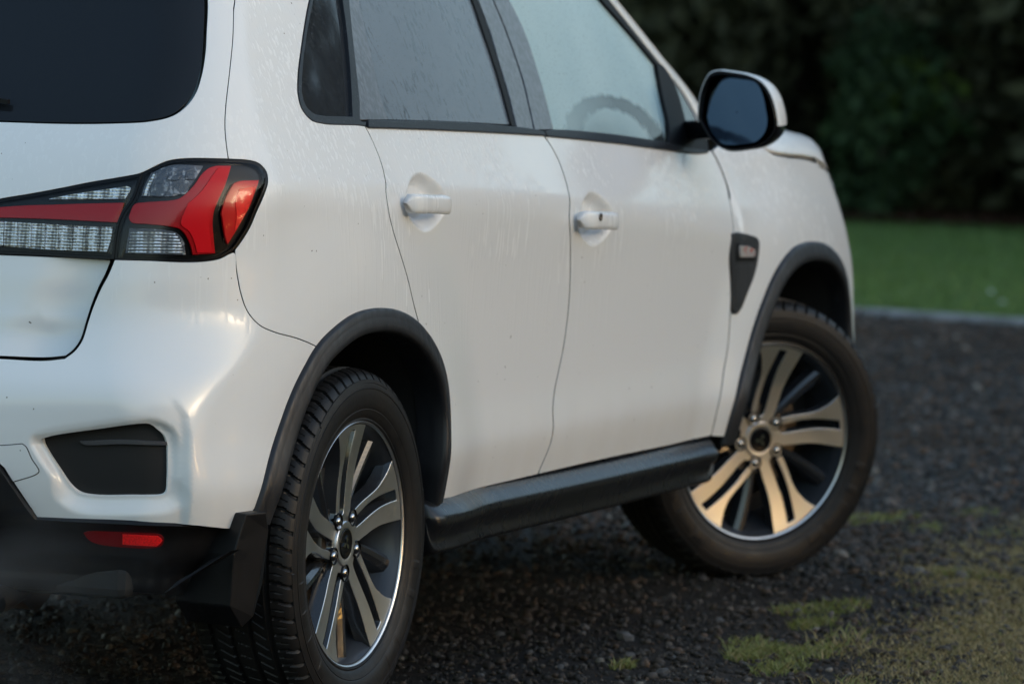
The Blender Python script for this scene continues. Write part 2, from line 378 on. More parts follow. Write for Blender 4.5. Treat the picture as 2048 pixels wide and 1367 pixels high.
def loop(segs, mode='up', step=.008, off=0.):
    pts = []
    for s in segs:
        q = smooth(uz(s, mode, off), step)
        if pts and np.linalg.norm(q[0]-pts[-1]) < 1e-3: q = q[1:]
        pts.extend(q.tolist())
    P = np.array(pts)
    keep = [0]
    for i in range(1, len(P)):
        if np.linalg.norm(P[i]-P[keep[-1]]) > step*.3: keep.append(i)
    P = P[keep]
    if np.linalg.norm(P[0]-P[-1]) < step*.3: P = P[:-1]
    A = .5*np.sum(P[:, 0]*np.roll(P[:, 1], -1)-np.roll(P[:, 0], -1)*P[:, 1])
    return P if A > 0 else P[::-1]
def inset(P, d_):
    """offset a CCW loop inwards"""
    a = np.roll(P, 1, 0); b = np.roll(P, -1, 0); t1 = P-a; t2 = b-P
    t1 /= np.linalg.norm(t1, axis=1, keepdims=True)+1e-9; t2 /= np.linalg.norm(t2, axis=1, keepdims=True)+1e-9
    n_ = np.stack([-(t1+t2)[:, 1], (t1+t2)[:, 0]], 1); l = np.linalg.norm(n_, axis=1, keepdims=True); n_ /= l+1e-9
    c = np.clip(np.sum(n_*np.stack([-t1[:, 1], t1[:, 0]], 1), 1, keepdims=True), .5, 1)
    return P+n_*d_/c
def inpoly(P, Q):
    x, y = Q[:, 0][:, None], Q[:, 1][:, None]; x1, y1 = P[:, 0], P[:, 1]; x2, y2 = np.roll(x1, -1), np.roll(y1, -1)
    c = ((y1 > y) != (y2 > y)) & (x < (x2-x1)*(y-y1)/(y2-y1+1e-15)+x1)
    return c.sum(1) % 2 == 1
def pdist(P, Q):
    """distance of points Q to closed polyline P"""
    out = np.full(len(Q), 1e9)
    A = P; B = np.roll(P, -1, 0); D = B-A; L2 = (D**2).sum(1)+1e-15
    for s in range(0, len(Q), 4000):
        q = Q[s:s+4000]; t = np.clip(((q[:, None]-A)*D).sum(2)/L2, 0, 1)
        out[s:s+4000] = np.sqrt(((q[:, None]-A-t[..., None]*D)**2).sum(2)).min(1)
    return out
def tri(loops, h, dense=None):
    """triangulate loops[0] minus the other loops, with interior points of spacing h"""
    O = loops[0]; lo = O.min(0); hi = O.max(0)
    gx = np.arange(lo[0]+h/2, hi[0], h); gy = np.arange(lo[1]+h/2, hi[1], h*.87)
    G = np.array([(x+(h/2 if j % 2 else 0), y) for j, y in enumerate(gy) for x in gx]) if len(gx) and len(gy) else np.zeros((0, 2))
    if dense is not None:          # finer points near a feature: (predicate, spacing)
        G = G[~dense[0](G)]; h2 = dense[1]
        dx = np.arange(lo[0], hi[0], h2); dy = np.arange(lo[1], hi[1], h2*.87)
        D_ = np.stack(np.meshgrid(dx, dy, indexing='ij'), -1); D_[:, ::2, 0] += h2/2; D_ = D_.reshape(-1, 2); G = np.vstack([G, D_[dense[0](D_)]])
    if len(G):
        k = inpoly(O, G)
        for l in loops[1:]: k &= ~inpoly(l, G)
        G = G[k]
        if len(G):
            dd = np.min([pdist(l, G) for l in loops], 0); G = G[dd > h*.45]
    V = np.vstack(list(loops)+[G]); E = []; s = 0
    for l in loops:
        E += [(s+i, s+(i+1) % len(l)) for i in range(len(l))]; s += len(l)
    vo, _, fo, ov, _, _ = delaunay_2d_cdt([Vector(v) for v in V], E, [], 0, 1e-7)
    vo = np.array([(v[0], v[1]) for v in vo]); fo = np.array([f for f in fo if len(f) == 3])
    c = vo[fo].mean(1); k = inpoly(O, c)
    for l in loops[1:]: k &= ~inpoly(l, c)
    fo = fo[k]
    a = vo[fo]; ar = (a[:, 1, 0]-a[:, 0, 0])*(a[:, 2, 1]-a[:, 0, 1])-(a[:, 2, 0]-a[:, 0, 0])*(a[:, 1, 1]-a[:, 0, 1])
    fo[ar < 0] = fo[ar < 0][:, ::-1]
    # map of input loop vertices
    mp = {}
    for i, l in enumerate(ov):
        for q in l: mp[q] = i
    rings = []; s = 0
    for l in loops:
        rings.append([mp[s+i] for i in range(len(l)) if s+i in mp]); s += len(l)
    return vo, fo, rings
def panel(name, outline, m_, parent, mode='up', gap=.0016, h=.016, depth=.012, disp=None, off=0., holes=(), hole_depth=None, label=None, proud=0., step=.008, ch=.0008, reg=True, dense=None, edge=None):
    O = outline if isinstance(outline, np.ndarray) else loop(outline, mode, step)
    O = inset(O, gap)
    loops = [O]+[np.asarray(q) for q in holes]
    vo, fo, rings = tri(loops, h, dense)
    offf = (lambda u, z: off-proud+(disp(u, z) if disp else 0.)+0*u)
    P, N = SN(vo[:, 0], vo[:, 1], mode, offf)
    V = [P]; NN = [N]; Fs = fo.tolist(); nv = len(P); MI = [0]*len(Fs)
    if m_ is M['paint'] and edge is None: edge = M['rubber_and_shade']  # dark flange edges stand in for the shade inside the panel gaps
    for ri, rg_ in enumerate(rings):
        r = np.array(rg_); 
        # loop direction: outer CCW -> outward = right of direction; holes stored CCW -> reversed
        q = P[r]; nn = N[r]; t = np.roll(q, -1, 0)-np.roll(q, 1, 0); t /= np.linalg.norm(t, axis=1, keepdims=True)+1e-9
        outw = np.cross(t, nn); 
        if ri > 0: outw = -outw
        dp = depth if ri == 0 else (hole_depth or depth)
        B = q+outw*ch-nn*ch; C = B-nn*dp
        nb = (outw+nn*.15); nb /= np.linalg.norm(nb, axis=1, keepdims=True)
        V += [B, C]; NN += [nb, nb]; k = len(r)
        b0 = nv; c0 = nv+k; nv += 2*k
        for i in range(k):
            j = (i+1) % k
            f1 = (int(r[i]), b0+i, b0+j, int(r[j])); f2 = (b0+i, c0+i, c0+j, b0+j)
            if ri > 0: f1 = f1[::-1]; f2 = f2[::-1]
            Fs += [f1, f2]; MI += [0, 1 if edge and ri == 0 else 0]
    return mesh_obj(name, np.vstack(V), Fs, [m_, edge] if edge else m_, np.vstack(NN), parent, mi=MI if edge else None, label=label, reg=reg)
def circ(cx, cz, r, a0, a1, n_=30):
    """('p') points on a circle; angles in degrees from straight up, clockwise towards the front"""
    f_ = RADF.get(round(cx, 3)); rr = (lambda a: float(f_(a))-.0115) if f_ else (lambda a: r)
    return [('p', cx+rr(a)*math.sin(R(a)), cz+rr(a)*math.cos(R(a))) for a in np.linspace(a0, a1, n_)]
RADF = {}
# ------------------------------------------------------------------ the car
car = empty('parked_car'); tag(car, 'white compact SUV with black wheel arch trims, dew-wet windows and front wheels turned', 'car')
UC = XA-RA*math.pi/2+YC-.0025          # u of the centre line at the back
UF = XB+RA*math.pi/2-YC                # u of the centre line at the front
G1 = [(730, 252), (742, 275), (757, 310), (766, 338), (771, 362), (772, 385), (777, 420), (786, 460), (800, 505), (815, 555), (828, 610), (836, 640), (845, 660)]
G2 = [(1085, 268), (1100, 288), (1118, 322), (1132, 362), (1140, 399), (1139, 430), (1141, 480), (1141, 550), (1137, 620), (1128, 690), (1118, 740), (1109, 785), (1106, 820), (1107, 855), (1100, 890), (1088, 920), (1075, 950)]
G3 = [(1423, 299), (1434, 318), (1447, 348), (1459, 390), (1466, 440), (1466, 490), (1464, 560), (1461, 625), (1456, 695), (1446, 757), (1438, 806), (1422, 873)]
G0 = [(470, 505), (474, 545), (483, 590), (497, 625), (520, 650), (550, 664), (590, 675), (637, 687)]
TG = [(471, -110), (470, 0), (467, 50), (461, 130), (453, 200), (450, 250), (453, 290), (457, 318)]
LTOP = [(457, 318), (380, 317), (345, 320), (325, 326), (300, 338), (280, 347), (240, 355), (180, 365), (120, 377), (60, 388), (0, 398), (-90, 414), (-200, 436)]
LTIP = [(457, 318), (500, 321), (520, 328), (533, 343), (536, 362), (530, 385), (515, 420), (500, 455), (482, 484), (470, 500), (458, 508)]
LBOT = [(458, 508), (440, 517), (415, 522), (370, 524), (300, 521), (229, 519)]
BELT = [(730, 252), (800, 254), (900, 258), (1000, 263), (1085, 268)]
BELT2 = [(1085, 268), (1170, 277), (1250, 286), (1330, 297), (1395, 304), (1423, 299)]
QW = [(730, 252), (716, 250), (680, 249), (648, 247), (620, 238), (603, 217), (596, 190), (596, 150), (602, 100), (611, 40), (619, 0), (640, -70), (655, -110)]
AR, AF = (0., .335), (2.655, .335)
RAR, RAF = .452, .468
def radfun(c, pts, mode, lo=None):
    q = uz(pts, mode); a = np.degrees(np.arctan2(q[:, 0]-c[0], q[:, 1]-c[1])); r = np.hypot(q[:, 0]-c[0], q[:, 1]-c[1]); o = np.argsort(a); a, r = a[o], r[o]
    g = np.linspace(a[0], a[-1], 200); rg_ = np.interp(g, a, r); k = np.ones(13)/13; rs = np.convolve(np.pad(rg_, 6, mode='edge'), k, 'valid')
    print('arch', np.round(a, 1).tolist(), np.round(r, 3).tolist())
    return lambda t: np.interp(t, g, rs)
RADF[round(AR[0], 3)] = radfun(AR, [(511, 1009), (532, 937), (557, 856), (586, 776), (609, 730), (632, 689), (667, 655), (701, 629), (742, 617), (782, 618), (816, 632), (845, 658), (868, 695), (883, 735), (891, 781), (894, 839), (892, 896), (886, 954), (877, 1003)], 'up')
RADF[round(AF[0], 3)] = radfun(AF, [(1450, 867), (1461, 823), (1474, 771), (1490, 714), (1507, 650), (1527, 594), (1542, 557), (1561, 523), (1582, 498), (1604, 486), (1625, 483), (1646, 488), (1663, 500), (1678, 521), (1688, 553), (1693, 591), (1696, 629), (1698, 675)], 'low')
def ang(px, c):
    q = uz([px])[0]; return math.degrees(math.atan2(q[0]-c[0], q[1]-c[1]))
def onarc(px, c, r):
    a = ang(px, c); return a
a_g0 = ang(G0[-1], AR); a_g1 = ang(G1[-1], AR)
G0 = G0[:-1]+circ(*AR, RAR, a_g0, a_g0, 1); G1 = G1[:-1]+circ(*AR, RAR, a_g1, a_g1, 1)
# quarter panel ------------------------------------------------
zt = 1.52
ua = uz([TG[0]])[0][0]; ub = uz([QW[-1]])[0][0]
quarter = panel('quarter_panel', loop([G0, circ(*AR, RAR, a_g0, a_g1), G1[::-1], QW, [('p', ub, uz([QW[-1]])[0][1]), ('p', ua, uz([TG[0]])[0][1])], TG, LTIP[:-1], ]), M['paint'], car, h=.014, depth=.02)
# rear bumper ---------------------------------------------------
VENT = [(78, 880), (100, 873), (200, 859), (285, 848), (305, 849), (322, 859), (338, 872), (345, 888), (347, 920), (346, 960), (343, 987), (334, 993), (270, 996), (195, 996), (160, 990), (140, 975), (118, 945), (95, 912), (79, 886)]
vent = loop([VENT])
POCK = [(20, 868), (100, 852), (200, 838), (300, 778), (330, 800), (356, 840), (364, 890), (364, 960), (362, 1015), (350, 1036), (250, 1036), (110, 1030), (75, 1000), (45, 930)]
ridge = uz([(318, 768), (345, 782), (366, 806), (380, 835), (385, 870), (385, 950), (382, 1050)])[::-1]
tl_ = uz([(78, 880), (300, 847)])
zsh = uz([(330, 772)])[0][1]
def bump_disp(u, z):
    u = np.asarray(u, float); z = np.asarray(z, float)
    Q = np.stack([np.ravel(u), np.ravel(z)], 1)
    dl = np.interp(Q[:, 1], ridge[:, 1], ridge[:, 0])-Q[:, 0]          # distance to the left of the flare's edge
    r = .017*sstep(dl/.016)*sstep((zsh-Q[:, 1])/.13)*sstep(1-dl/.62)
    near = (Q[:, 0] < vent[:, 0].max()+.08) & (Q[:, 1] < vent[:, 1].max()+.06) & (Q[:, 0] > vent[:, 0].min()-.08) & (Q[:, 1] > vent[:, 1].min()-.08)
    if near.any():
        q = Q[near]; dv = pdist(vent, q); dv[inpoly(vent, q)] = 0
        zt_ = np.interp(q[:, 0], tl_[:, 0], tl_[:, 1]); above = sstep((q[:, 1]-zt_+.012)/.024)
        below = sstep((vent[:, 1].min()+.045-q[:, 1])/.055)
        wd = .019+.020*below
        r[near] += .020*sstep(1-dv/wd)*(1-.85*above)
    return r.reshape(np.shape(u))
pock = loop([POCK])
BE = [(72, 1036), (150, 1041), (270, 1047), (375, 1050), (430, 1055), (458, 1057), (478, 1050), (494, 1037), (508, 1018)]
TGR = [(229, 519), (217, 548), (202, 576), (187, 611), (176, 643), (164, 680), (148, 702), (129, 716)]
arc_b = circ(*AR, RAR, ang(BE[-1], AR), a_g0)
zb0 = uz([(0, 716)])[0][1]
bumper = panel('rear_bumper', loop([LBOT, TGR, [(129, 716), (88, 720), (0, 716), (-100, 712)], [(-100, 712), ('p', UC, zb0+.01)], [('p', UC, zb0+.01), ('p', UC, .585)],
    [('p', UC, .585), ('p', UC+.22, .585)], [('p', UC+.22, .585), (0, 929)], [(0, 929), (72, 1036)], BE, arc_b, G0[::-1]+[(458, 508)]]), M['paint'], car, h=.014, depth=.05, disp=bump_disp, holes=[vent], hole_depth=.05, dense=(lambda q: (q[:, 0] > pock[:, 0].min()-.02) & (q[:, 0] < pock[:, 0].max()+.02) & (q[:, 1] > pock[:, 1].min()-.02) & (q[:, 1] < pock[:, 1].max()+.02), .0055))
TE = loop([[(-45, 890), (0, 890), (42, 887)], [(42, 887), (50, 893), (62, 918), (77, 943), (70, 950), (23, 965)], [(23, 965), (5, 936)], [(5, 936), (-30, 905), (-45, 890)]])
panel('tow_eye_seam', TE, M['rubber_and_shade'], bumper, h=.02, depth=.002, gap=0, proud=.0006, disp=bump_disp, ch=.0002)
panel('tow_eye_cover', TE, M['paint'], bumper, h=.02, depth=.002, gap=.0017, proud=.0012, disp=bump_disp, ch=.0003)
vi = panel('bumper_vent', loop([VENT]), M['valance'], bumper, h=.008, depth=.01, off=.062, gap=-.012, disp=lambda u, z: .003*np.sin(z*420))
panel('bumper_vent_blade', loop([[(160, 886), (250, 883), (345, 886)], [(345, 886), (345, 892)], [(345, 892), (250, 891), (170, 892), (160, 886)]]), mat('vent_blade', (.05, .052, .06), .3), bumper, h=.02, depth=.02, off=.036, gap=0)
# lower bumper in black plastic
def val_disp(u, z): return .012+.035*sstep((.40-z)/.12)+.012*sstep((z-.455)/.01)*0
VB = [('p', UC, .583), ('p', UC+.22, .583)]
vl = loop([[('p', UC, .583), ('p', UC+.215, .583)], [('p', UC+.215, .583), (-3, 932)], [(-3, 932), (69, 1039)], [(69, 1039), (150, 1044), (270, 1050), (375, 1053), (430, 1058), (458, 1060), (481, 1053), (498, 1039), (514, 1018)],
    [(514, 1018), (534, 1022)], [(534, 1022), (532, 1100), (520, 1190)], [(520, 1190), (400, 1195), (300, 1190), (150, 1185), (0, 1180)], [(0, 1180), ('p', UC, .30)], [('p', UC, .30), ('p', UC, .583)]])
valance = panel('lower_bumper_trim', vl, M['valance'], bumper, h=.014, depth=.05, disp=lambda u, z: -.004+.03*sstep((.44-z)/.05)*sstep((u+1.4)/.2)+.02*sstep((.36-z)/.05), gap=.0005)
panel('rear_reflector', loop([[(168, 1068), (180, 1064), (320, 1069), (332, 1076), (330, 1090), (318, 1096), (200, 1090), (180, 1082), (168, 1068)]]), M['red_dark'], bumper, h=.01, depth=.01, proud=-.020, gap=0)
panel('rear_reflector_strip', loop([[(249, 1071), (320, 1074)], [(320, 1074), (329, 1082), (318, 1093)], [(318, 1093), (249, 1090)], [(249, 1090), (249, 1071)]]), M['red_bright'], bumper, h=.01, depth=.006, proud=-.017, gap=0)
# mud guard: the moulded fin in front of the wheel
def prism(name, pts, m_, parent, bev=.003, **k):
    """convex hull-like loft: two rings of 3-D points"""
    a, b = np.array(pts[0]), np.array(pts[1]); n_ = len(a)
    Fs = [tuple(range(n_))[::-1], tuple(range(n_, 2*n_))]+[(i, (i+1) % n_, n_+(i+1) % n_, n_+i) for i in range(n_)]
    o = mesh_obj(name, np.vstack([a, b]), Fs, m_, None, parent, smooth=False, **k)
    if bev: bevel(o, bev)
    return o
r0 = np.array([(-.492, -.893, .437), (-.440, -.912, .437), (-.420, -.908, .40), (-.423, -.900, .30), (-.430, -.885, .235), (-.45, -.87, .215), (-.500, -.868, .26), (-.51, -.878, .36)])
prism('mud_guard', (r0, r0+np.array([.03, .13, .0])), M['valance'], car)
prism('mud_guard_lip', (np.array([(-.548, -.846, .352), (-.536, -.886, .372), (-.515, -.893, .372), (-.525, -.85, .345)]), np.array([(-.60, -.79, .30), (-.59, -.80, .312), (-.575, -.805, .312), (-.58, -.79, .30)])), M['valance'], car, bev=.002)
# tailgate --------------------------------------------------------
zl = uz([LTOP[-1]])[0][1]
RW = [(415, -100), (415, 0), (413, 60), (410, 110), (403, 150), (391, 186), (372, 212), (345, 231), (300, 242), (230, 246), (150, 247), (60, 245), (0, 243), (-250, 238)]
zw = uz([RW[-1]])[0][1]; rwt = uz([RW[0]])[0]
tail = panel('tailgate', loop([LTOP, [LTOP[-1], ('p', UC, zl-.005)], [('p', UC, zl-.005), ('p', UC, zw-.004)], [('p', UC, zw-.004)]+RW[::-1], [('p', rwt[0], rwt[1]), ('p', UC, rwt[1]+.02)],
    [('p', UC, rwt[1]+.02), ('p', UC, 1.525)], [('p', UC, 1.525), ('p', ua, uz([TG[0]])[0][1])], TG]), M['paint'], car, h=.016, depth=.02)
panel('rear_window', loop([[('p', UC, zw-.004)]+RW[::-1], [('p', rwt[0], rwt[1]), ('p', UC, rwt[1]+.02)], [('p', UC, rwt[1]+.02), ('p', UC, zw-.004)]]), M['glass_rear'], tail, h=.03, depth=.01, off=.005, gap=.002)
prism('wiper_blade', (np.array([hit(np.array([(-160., 175.)]), 'up')[0]+np.array(q) for q in ((-.012, 0, 0), (-.03, 0, 0), (-.03, 0, .012), (-.012, 0, .014))]), np.array([hit(np.array([(22., 204.)]), 'up')[0]+np.array(q) for q in ((-.004, 0, -.004), (-.014, 0, -.004), (-.014, 0, .004), (-.004, 0, .005))])), M['rubber_and_shade'], tail, bev=0)
TB = [(0, 508), (100, 512), (229, 520)]
def tg_disp(u, z):
    e = loop_tgr; Q = np.stack([np.ravel(u), np.ravel(z)], 1)
    A = e[:-1]; D = e[1:]-A; L2 = (D**2).sum(1)+1e-12
    t = np.clip(((Q[:, None]-A)*D).sum(2)/L2, 0, 1); dd = np.sqrt(((Q[:, None]-A-t[..., None]*D)**2).sum(2)).min(1).reshape(np.shape(u))
    return .004+.022*sstep(1-dd/.14)+.012*sstep((.80-z)/.05)*sstep((z-.70)/.02)
loop_tgr = smooth(uz(TGR), .02)
panel('tailgate_lower', loop([TGR[::-1], TB[::-1], [(0, 508), (-200, 500)], [(-200, 500), ('p', UC, uz([(-200, 500)])[0][1]-.004)], [('p', UC, uz([(-200, 500)])[0][1]-.004), ('p', UC, zb0+.012)], [('p', UC, zb0+.012), (-100, 711)], [(-100, 711), (0, 715), (88, 719), (129, 716)]]),
      M['paint'], tail, h=.014, depth=.02, disp=tg_disp, gap=.003)
# tail lights --------------------------------------------------------
SPL = [(286, 345), (279, 368), (268, 398), (250, 424), (240, 445), (233, 480), (229, 519)]
l1 = loop([[(457, 318), (380, 317), (345, 320), (325, 326), (300, 338), (286, 345)], SPL, LBOT[::-1], LTIP[::-1]], step=.006)
l2 = loop([[(286, 345), (280, 347), (240, 355), (180, 365), (120, 377), (60, 388), (0, 398), (-90, 414), (-200, 436)], [(-200, 436), (-215, 465), (-200, 500)], [(-200, 500), (0, 508), (100, 512), (229, 519)], SPL[::-1]], step=.006)
def lens(nm, segs, m_, par, off, h=.009, **k): return panel(nm, loop(segs, step=.005), m_, par, h=h, depth=.004, off=off, gap=.0, step=.005, ch=.0008, **k)
def lamp_dome(l):
    def f(u, z):
        Q = np.stack([np.ravel(u), np.ravel(z)], 1); return (-.004*sstep(pdist(l, Q)/.016)).reshape(np.shape(u))
    return f
tl1 = panel('tail_light', l1, M['gloss_black'], car, h=.011, depth=.02, off=.012, gap=.001)
tl2 = panel('tailgate_light', l2, M['gloss_black'], car, h=.011, depth=.02, off=.012, gap=.001)
for l, par in ((l1, tl1), (l2, tl2)):
    panel('lamp_cover', l, M['cover'], par, h=.010, depth=.012, gap=.0012, disp=lamp_dome(l), off=.003)
    rim = inset(l, .0010); rin = inset(l, .0045)
    panel('lamp_bezel', rim, M['gloss_black'], par, h=.006, depth=.008, gap=0, off=.0015, holes=[rin[::2]], ch=.001)
RED1 = [[(293, 447), (264, 444), (259, 436), (261, 427), (270, 409), (293, 405)], [(293, 405), (352, 400), (366, 394), (387, 374), (404, 350), (419, 337), (434, 332)], [(434, 332), (463, 332)], [(463, 332), (456, 356), (439, 397)],
        [(439, 397), (429, 421), (426, 444), (428, 479), (431, 506)], [(431, 506), (387, 509)], [(387, 509), (384, 494), (375, 473), (363, 459), (346, 453), (293, 447)]]
lens('brake_lens', RED1, M['red'], tl1, .002)
lens('brake_lens_edge', [[(375, 408), (400, 385), (425, 350), (436, 336)], [(436, 336), (459, 336)], [(459, 336), (452, 356), (434, 400)], [(434, 400), (423, 424), (419, 446), (421, 480), (424, 504)], [(424, 504), (394, 505)], [(394, 505), (390, 488), (378, 462), (362, 448), (375, 408)]], M['red'], tl1, -.0015)
lens('reversing_lens', [[(261, 457), (316, 459), (346, 463), (360, 470), (370, 485), (373, 509)], [(373, 509), (300, 508), (252, 506)], [(252, 506), (261, 457)]], M['lens_grey'], tl1, .006)
for k in range(7):
    t = k/6; x0 = 256+t*-2; y0 = 464+t*38
    lens('reversing_lens_rib', [[(263-10*t*.5, y0), (320, y0+.6), (352+16*t**.6, y0+3-t*2)], [(352+16*t**.6, y0+3-t*2), (352+16*t**.6, y0+5-t*2)], [(352+16*t**.6, y0+5-t*2), (320, y0+3), (262-10*t*.5, y0+2.4)], [(262-10*t*.5, y0+2.4), (263-10*t*.5, y0)]], M['led'], tl1, .0035, h=.02)
lens('indicator_lens', [[(285, 392), (291, 373), (305, 346)], [(305, 346), (345, 331), (410, 332)], [(410, 332), (400, 347), (386, 368), (368, 387), (350, 392)], [(350, 392), (320, 393), (285, 392)]], M['lens_grey'], tl1, .006)
lens('chrome_strip', [[(309, 346), (312, 347)], [(312, 347), (300, 372), (293, 391)], [(293, 391), (288, 391)], [(288, 391), (296, 368), (309, 346)]], M['led'], tl1, .002)
for cx, cy, sc in ((318, 380, 1), (363, 377, .9), (350, 350, .8), (384, 350, .7)):
    lens('lamp_cell', [[(cx-17*sc, cy+11*sc), (cx-13*sc, cy-6*sc), (cx-4*sc, cy-11*sc), (cx+9*sc, cy-11*sc), (cx+17*sc, cy-4*sc), (cx+10*sc, cy+11*sc), (cx-17*sc, cy+11*sc)]], M['lens_grey'], tl1, .002)
lens('side_reflector', [[(469, 368), (480, 363), (519, 361)], [(519, 361), (513, 380), (498, 418), (480, 450), (457, 488)], [(457, 488), (452, 470), (445, 427)], [(445, 427), (451, 404), (460, 384), (469, 368)]], M['red'], tl1, .0025)
lens('side_reflector_bright', [[(480, 378), (512, 374)], [(512, 374), (500, 405), (485, 438), (470, 462)], [(470, 462), (474, 430), (472, 400), (480, 378)]], M['red_bright'], tl1, .0005)
lens('brake_lens', [[(-190, 440), (0, 415), (130, 409), (248, 406)], [(248, 406), (242, 425), (236, 444)], [(236, 444), (120, 438), (0, 434), (-190, 432)], [(-190, 432), (-190, 440)]][0:1]+[[(248, 406), (242, 425), (236, 444)], [(236, 444), (120, 438), (0, 434), (-100, 433)], [(-100, 433), (-190, 440)]], M['red'], tl2, .002)
lens('clear_wedge_lens', [[(97, 398), (150, 388), (200, 381), (255, 373)], [(255, 373), (262, 376), (252, 397)], [(252, 397), (180, 398), (97, 398)]], M['led'], tl2, .006)
lens('led_bar', [[(-60, 440), (2, 443), (60, 447), (140, 452), (226, 455)], [(226, 455), (222, 480), (214, 503)], [(214, 503), (100, 499), (5, 492), (-60, 488)], [(-60, 488), (-60, 440)]], M['led'], tl2, .007)
for k in range(9):
    x0 = 2+k*27.5
    if x0 > 220: break
    lens('led_bar_divider', [[(x0, 443+x0*.055), (x0+4, 443+x0*.055)], [(x0+4, 443+x0*.055), (x0+3, 491+x0*.05)], [(x0+3, 491+x0*.05), (x0-1, 491+x0*.05)], [(x0-1, 491+x0*.05), (x0, 443+x0*.055)]], M['led'], tl2, .002, h=.02)
# doors -----------------------------------------------------------------
def cup(c, wx, wz, D):
    def f(u, z):
        r = (np.abs((u-c[0])/wx)**1.7+np.abs((z-c[1])/wz)**1.7)**(1/1.7)
        return D*sstep((1-r)*2.0)
    return f
c1 = uz([(853, 405)])[0]; c2 = uz([(1193, 438)])[0]
cup1 = cup(c1, .118, .061, .030); cup2 = cup(c2, .118, .061, .030)
b_end = circ(*AR, RAR, 84.5, 84.5, 1)
rdoor = panel('rear_door', loop([BELT, G2, [(1075, 950), (960, 977), (885, 1002)]+b_end, circ(*AR, RAR, 84.5, a_g1), G1[::-1]]), M['paint'], car, h=.013, depth=.02, gap=.0036, disp=cup1, dense=(lambda q: (np.abs(q[:, 0]-c1[0]) < .13) & (np.abs(q[:, 1]-c1[1]) < .08), .005))
fdoor = panel('front_door', loop(mode='gh', segs=[BELT2, G3, [(1422, 873), (1350, 889), (1250, 910), (1160, 930), (1075, 950)], G2[::-1]]), M['paint'], car, h=.013, depth=.02, gap=.0036, disp=cup2, mode='gh', dense=(lambda q: (np.abs(q[:, 0]-c2[0]) < .13) & (np.abs(q[:, 1]-c2[1]) < .08), .005))
def handle(c, par, key):
    n_, k = 26, 16; V = []; t = np.linspace(0, 1, n_)
    for i, q in enumerate(t):
        u = c[0]-.142+.224*q
        e = min(1, (q/.05)**.5 if q < .05 else 1, ((1-q)/.16)**.55 if q > .84 else 1)
        hh = .0185*(.55+.45*e)*(1 if q > .3 else 1.04)*(e if e < .2 else 1); th = .0105*(.4+.6*e)
        z = c[1]-.002-.012*(q-.5)
        out = .010+.019*math.sin(min(1, q/.22)*math.pi/2 if q < .5 else min(1, (1-q)/.30)*math.pi/2)**.8
        P = S(np.array(u), np.array(z), 'up'); 
        for j in range(k):
            a = 2*math.pi*j/k; cc, ss = math.cos(a), math.sin(a)
            V.append((P[0], P[1]-out-th*np.sign(cc)*abs(cc)**.6, P[2]+hh*np.sign(ss)*abs(ss)**.6))
    Fs = grid_faces(n_, k, closed_v=True)+[tuple(range(k))[::-1], tuple(range((n_-1)*k, n_*k))]
    Fs = [f[::-1] for f in Fs]
    o = mesh_obj('door_handle', V, Fs, M['paint'], None, par)
    # two mounts and the joint line
    for q in (.20, .84):
        P = S(np.array(c[0]-.142+.224*q), np.array(c[1]+.002), 'up')
        a = np.array([(P[0]-.012, P[1]+.03, P[2]-.012), (P[0]+.012, P[1]+.03, P[2]-.012), (P[0]+.012, P[1]+.03, P[2]+.012), (P[0]-.012, P[1]+.03, P[2]+.012)])
        prism('handle_mount', (a, a-np.array([0, .05, 0])), M['paint'], par, bev=.003)
    if key:
        P = S(np.array(c[0]-.142+.224*.27), np.array(c[1]+.006), 'up')
        th = np.linspace(0, 2*math.pi, 20, endpoint=False)
        ring = lambda r, y: np.stack([P[0]+r*np.cos(th), P[1]+0*th-y+.005, P[2]+.003+r*np.sin(th)], 1)
        mesh_obj('key_hole', np.vstack([ring(.0085, .0452), ring(.0085, .047), ring(.006, .0474), ring(.006, .0455), ring(.0001, .0455)]), [f for f in grid_faces(5, 20, closed_v=True)], M['disc'], None, par)
handle(c1, rdoor, False); handle(c2, fdoor, True)
# side windows and their frames
cg = hit(np.array([(1243., 283.)]), 'gh')[0]
M['glass_front'] = glass_mat('front_door_glass', (.45, .6, .6), (.46, .64, .68), .94, (.54, .72, .75), dark_amt=.9, streak=0, clear_low=(float(cg[0]), float(cg[2]), .34, .102, .80), drops=.25, ior=1.3)
fr_out = loop([[('p', x, zb_f(x)+.012) for x in np.linspace(-.19, 2.02, 40)], [('p', 2.02, 1.11), ('p', 1.35, 1.50)], [('p', 1.35, 1.50), ('p', -.05, 1.50)], [('p', -.05, 1.50), ('p', -.19, 1.20)]])
Tz = -70
def win(nm, segs, m_, par, off=.006, **k): return panel(nm, loop(segs, 'gh'), m_, par, h=k.pop('h', .03), depth=k.pop('depth', .008), off=off, gap=k.pop('gap', .0012), mode='gh', **k)
ql = [(655, -70), (632, -30), (625, 0), (614, 55), (606, 110), (602, 160), (603, 190), (609, 210), (624, 226), (650, 233)]
qr = [(704, 234), (700, 150), (692, 60), (684, 0), (676, -70)]
qseal_out = loop([QW[:-1]+[(655, -85)], [(655, -85), (690, -85)], [(690, -85), (697, 0), (704, 73), (712, 146), (718, 205), (720, 241), (731, 243)], [(731, 243), (730, 252)]])
qin = loop([ql, [(650, 233), (704, 234)], qr, [(676, -70), (655, -70)]])
panel('quarter_window_seal', qseal_out, M['mould'], quarter, h=.02, depth=.012, off=-.002, gap=.001, holes=[qin], hole_depth=.012)
panel('quarter_window', inset(qin, -.004), M['glass_quarter'], quarter, h=.03, depth=.004, off=.007, gap=0)
pl = [(690, -70), (696, 0), (704, 73), (712, 146), (719, 205), (721, 240)]; pr_ = [(777, 240), (762, 193), (748, 129), (734, 70), (719, 0), (706, -70)]
